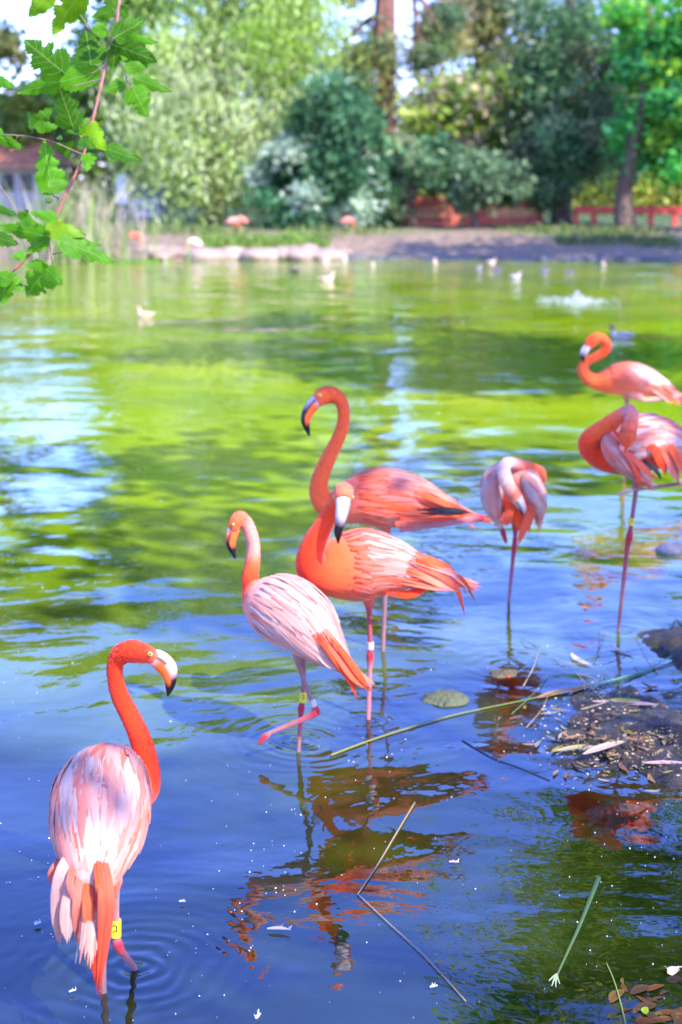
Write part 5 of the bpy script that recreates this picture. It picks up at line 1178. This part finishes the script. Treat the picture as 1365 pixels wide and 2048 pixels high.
def mleaf(base, tip, wid, lobed=0, col=None, seed=0):
    r = random.Random(seed); y0 = YS+r.uniform(-.03, .03)
    B = at_y(*zp(*base), y0); T = at_y(*zp(*tip), y0+r.uniform(-.045, .045)); ax = T-B; L = np.linalg.norm(ax); d = ax/L
    view = norm(at_y(*zp(*base), YS)-np.array([0, 0, H])); sd_ = norm(np.cross(d, view)); nn = np.cross(sd_, d)
    roll = r.uniform(-.35, .35); sd_, nn = sd_*math.cos(roll)+nn*math.sin(roll), nn*math.cos(roll)-sd_*math.sin(roll)
    W = wid*1.03*Z7*px_m(200, 300, YS)*.5/math.cos(roll); n = 34; V = []; K = []; U = []
    ph = [r.uniform(-.05, .05) for _ in range(4)]; depth_ = [r.uniform(.35, .62)*lobed for _ in range(4)]
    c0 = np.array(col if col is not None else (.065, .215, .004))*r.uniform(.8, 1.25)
    def half(s, sd):
        p = (math.sin(math.pi*min(1, s**.62))**.75) if s < .999 else 0
        p *= 1.0-.25*s
        k = 0 if sd < 0 else 2
        for c_, w_, i in ((.40+ph[k], .055, k), (.66+ph[k+1], .05, k+1)): p *= 1-depth_[i]*math.exp(-((s-c_)/w_)**2)
        return p
    for i in range(n+1):
        s = i/n; ser = 1+.085*((i % 2)*2-1) if 2 < i < n-1 else 1
        back = -.05*math.sin(math.pi*s)      # heart shaped base
        bend = .10*L*math.sin(s*2.2)*r.uniform(.98, 1.02)*(1 if seed % 2 else -1)
        for q, f in ((-1, 1.), (-.5, .5), (0, 0), (.5, .5), (1, 1.)):
            hw = half(s, q)*W*f*(ser if abs(q) == 1 else 1)
            P = B+d*L*(s+(.10*f*(1-s)*-1 if s < .2 else .03*f*((i % 2)-.5)))+sd_*hw*(1 if q > 0 else -1)+nn*(bend+.16*hw*f+.05*W*math.sin(s*9+q*2))
            V.append(P); K.append(c0*(1+.12*f)); U.append((q*f if False else (hw/W)*(1 if q > 0 else -1), s))
    Fc = [(i*5+j, i*5+j+1, i*5+j+6, i*5+j+5) for i in range(n) for j in range(4)]
    mesh('leaf', V, Fc, M_MLEAF, spr, K, True, U)
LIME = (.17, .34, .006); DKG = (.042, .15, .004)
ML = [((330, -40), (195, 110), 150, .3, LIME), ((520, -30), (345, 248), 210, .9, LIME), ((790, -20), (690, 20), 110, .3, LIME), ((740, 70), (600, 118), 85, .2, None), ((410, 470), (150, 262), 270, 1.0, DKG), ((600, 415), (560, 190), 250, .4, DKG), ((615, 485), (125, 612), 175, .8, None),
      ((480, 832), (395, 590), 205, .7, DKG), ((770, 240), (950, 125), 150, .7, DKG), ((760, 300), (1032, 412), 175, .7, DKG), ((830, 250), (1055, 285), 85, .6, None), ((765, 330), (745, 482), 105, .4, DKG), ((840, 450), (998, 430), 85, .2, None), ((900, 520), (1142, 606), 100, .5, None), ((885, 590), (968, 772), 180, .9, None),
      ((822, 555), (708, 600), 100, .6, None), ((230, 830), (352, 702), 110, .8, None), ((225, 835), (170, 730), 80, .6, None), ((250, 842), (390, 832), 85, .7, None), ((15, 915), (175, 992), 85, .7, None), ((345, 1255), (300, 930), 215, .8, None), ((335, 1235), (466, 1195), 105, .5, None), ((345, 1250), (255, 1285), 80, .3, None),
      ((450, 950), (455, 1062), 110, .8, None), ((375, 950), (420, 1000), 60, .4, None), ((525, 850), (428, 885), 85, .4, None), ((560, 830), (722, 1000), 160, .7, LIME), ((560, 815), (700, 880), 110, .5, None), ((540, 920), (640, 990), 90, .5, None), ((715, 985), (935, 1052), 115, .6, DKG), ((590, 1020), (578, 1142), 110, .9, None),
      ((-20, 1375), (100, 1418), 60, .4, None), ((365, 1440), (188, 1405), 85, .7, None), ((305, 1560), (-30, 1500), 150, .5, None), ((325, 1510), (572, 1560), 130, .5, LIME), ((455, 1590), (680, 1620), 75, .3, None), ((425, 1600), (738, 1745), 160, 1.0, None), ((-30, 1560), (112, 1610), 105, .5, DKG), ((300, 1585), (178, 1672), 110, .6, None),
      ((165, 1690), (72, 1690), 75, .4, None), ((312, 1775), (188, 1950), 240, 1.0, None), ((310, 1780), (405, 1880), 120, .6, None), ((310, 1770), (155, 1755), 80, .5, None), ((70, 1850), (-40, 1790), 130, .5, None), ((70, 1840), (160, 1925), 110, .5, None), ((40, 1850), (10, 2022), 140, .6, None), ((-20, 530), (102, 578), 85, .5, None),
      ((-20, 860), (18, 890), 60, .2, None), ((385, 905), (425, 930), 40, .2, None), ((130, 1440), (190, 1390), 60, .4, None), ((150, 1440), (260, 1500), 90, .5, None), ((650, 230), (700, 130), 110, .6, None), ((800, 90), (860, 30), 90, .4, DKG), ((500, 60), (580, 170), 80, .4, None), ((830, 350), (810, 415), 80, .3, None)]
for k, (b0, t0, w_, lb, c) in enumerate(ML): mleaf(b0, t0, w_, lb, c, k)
def twig(pts, r0, r1, c0, c1, name='twig', sub=6):
    P = [at_y(*zp(*p), YS+.012) for p in pts]; n = (len(P)-1)*sub+1; Q = catmull(P, n); rr = np.linspace(r0, r1, n)
    rr = rr*(1+.12*np.sin(np.arange(n)*1.7)); V, Fc = Loft(Q, rr, rr, n, 0).mesh(8)
    mesh(name, V, Fc, M_TWIG, spr, [colmix(c0, c1, min(1, (i//8)/(n-1))) for i in range(len(V))])
BR0, BR1 = (.34, .20, .14), (.42, .10, .07)
twig([(795, -30), (760, 240), (700, 430), (650, 650), (592, 880), (540, 1060), (430, 1300), (320, 1540), (170, 1710), (-20, 1900)], .0036, .0021, BR0, BR1, 'stem', 10)
GB = (.16, .12, .10)
for p in ([(-20, 888), (120, 895), (260, 915), (360, 940), (500, 1000), (560, 1025)], [(-20, 1200), (75, 1335), (130, 1440)], [(690, 440), (600, 490)], [(670, 520), (590, 545), (480, 570)], [(500, 60), (560, 140), (610, 215)], [(320, 1570), (335, 1660), (352, 1752)], [(350, 1680), (430, 1662)], [(390, 1310), (350, 1290), (343, 1250)],
          [(640, 720), (560, 830), (480, 832)], [(575, 920), (530, 900), (500, 840)], [(760, 290), (790, 300), (830, 290)], [(835, 500), (840, 550), (850, 590)], [(860, 560), (900, 525)], [(500, 40), (580, 35), (590, -20)], [(210, 880), (235, 830)], [(120, 895), (110, 915)], [(420, 1320), (380, 1318)], [(320, 1555), (300, 1565)], [(240, 1640), (170, 1690)], [(600, 880), (700, 985)]):
    twig(p, .0014, .0009, GB, (.30, .16, .10))
V, Fc = rock_mesh(at_y(*zp(325, 1322), YS), .0075, .006, .006, 9); mesh('fruit', V, Fc, M_TWIG, spr, np.tile((.22, .36, .05), (len(V), 1)))
twig([(390, 1450), (394, 1510), (398, 1572)], .0022, .0018, (.32, .14, .09), (.30, .12, .08), 'catkin')
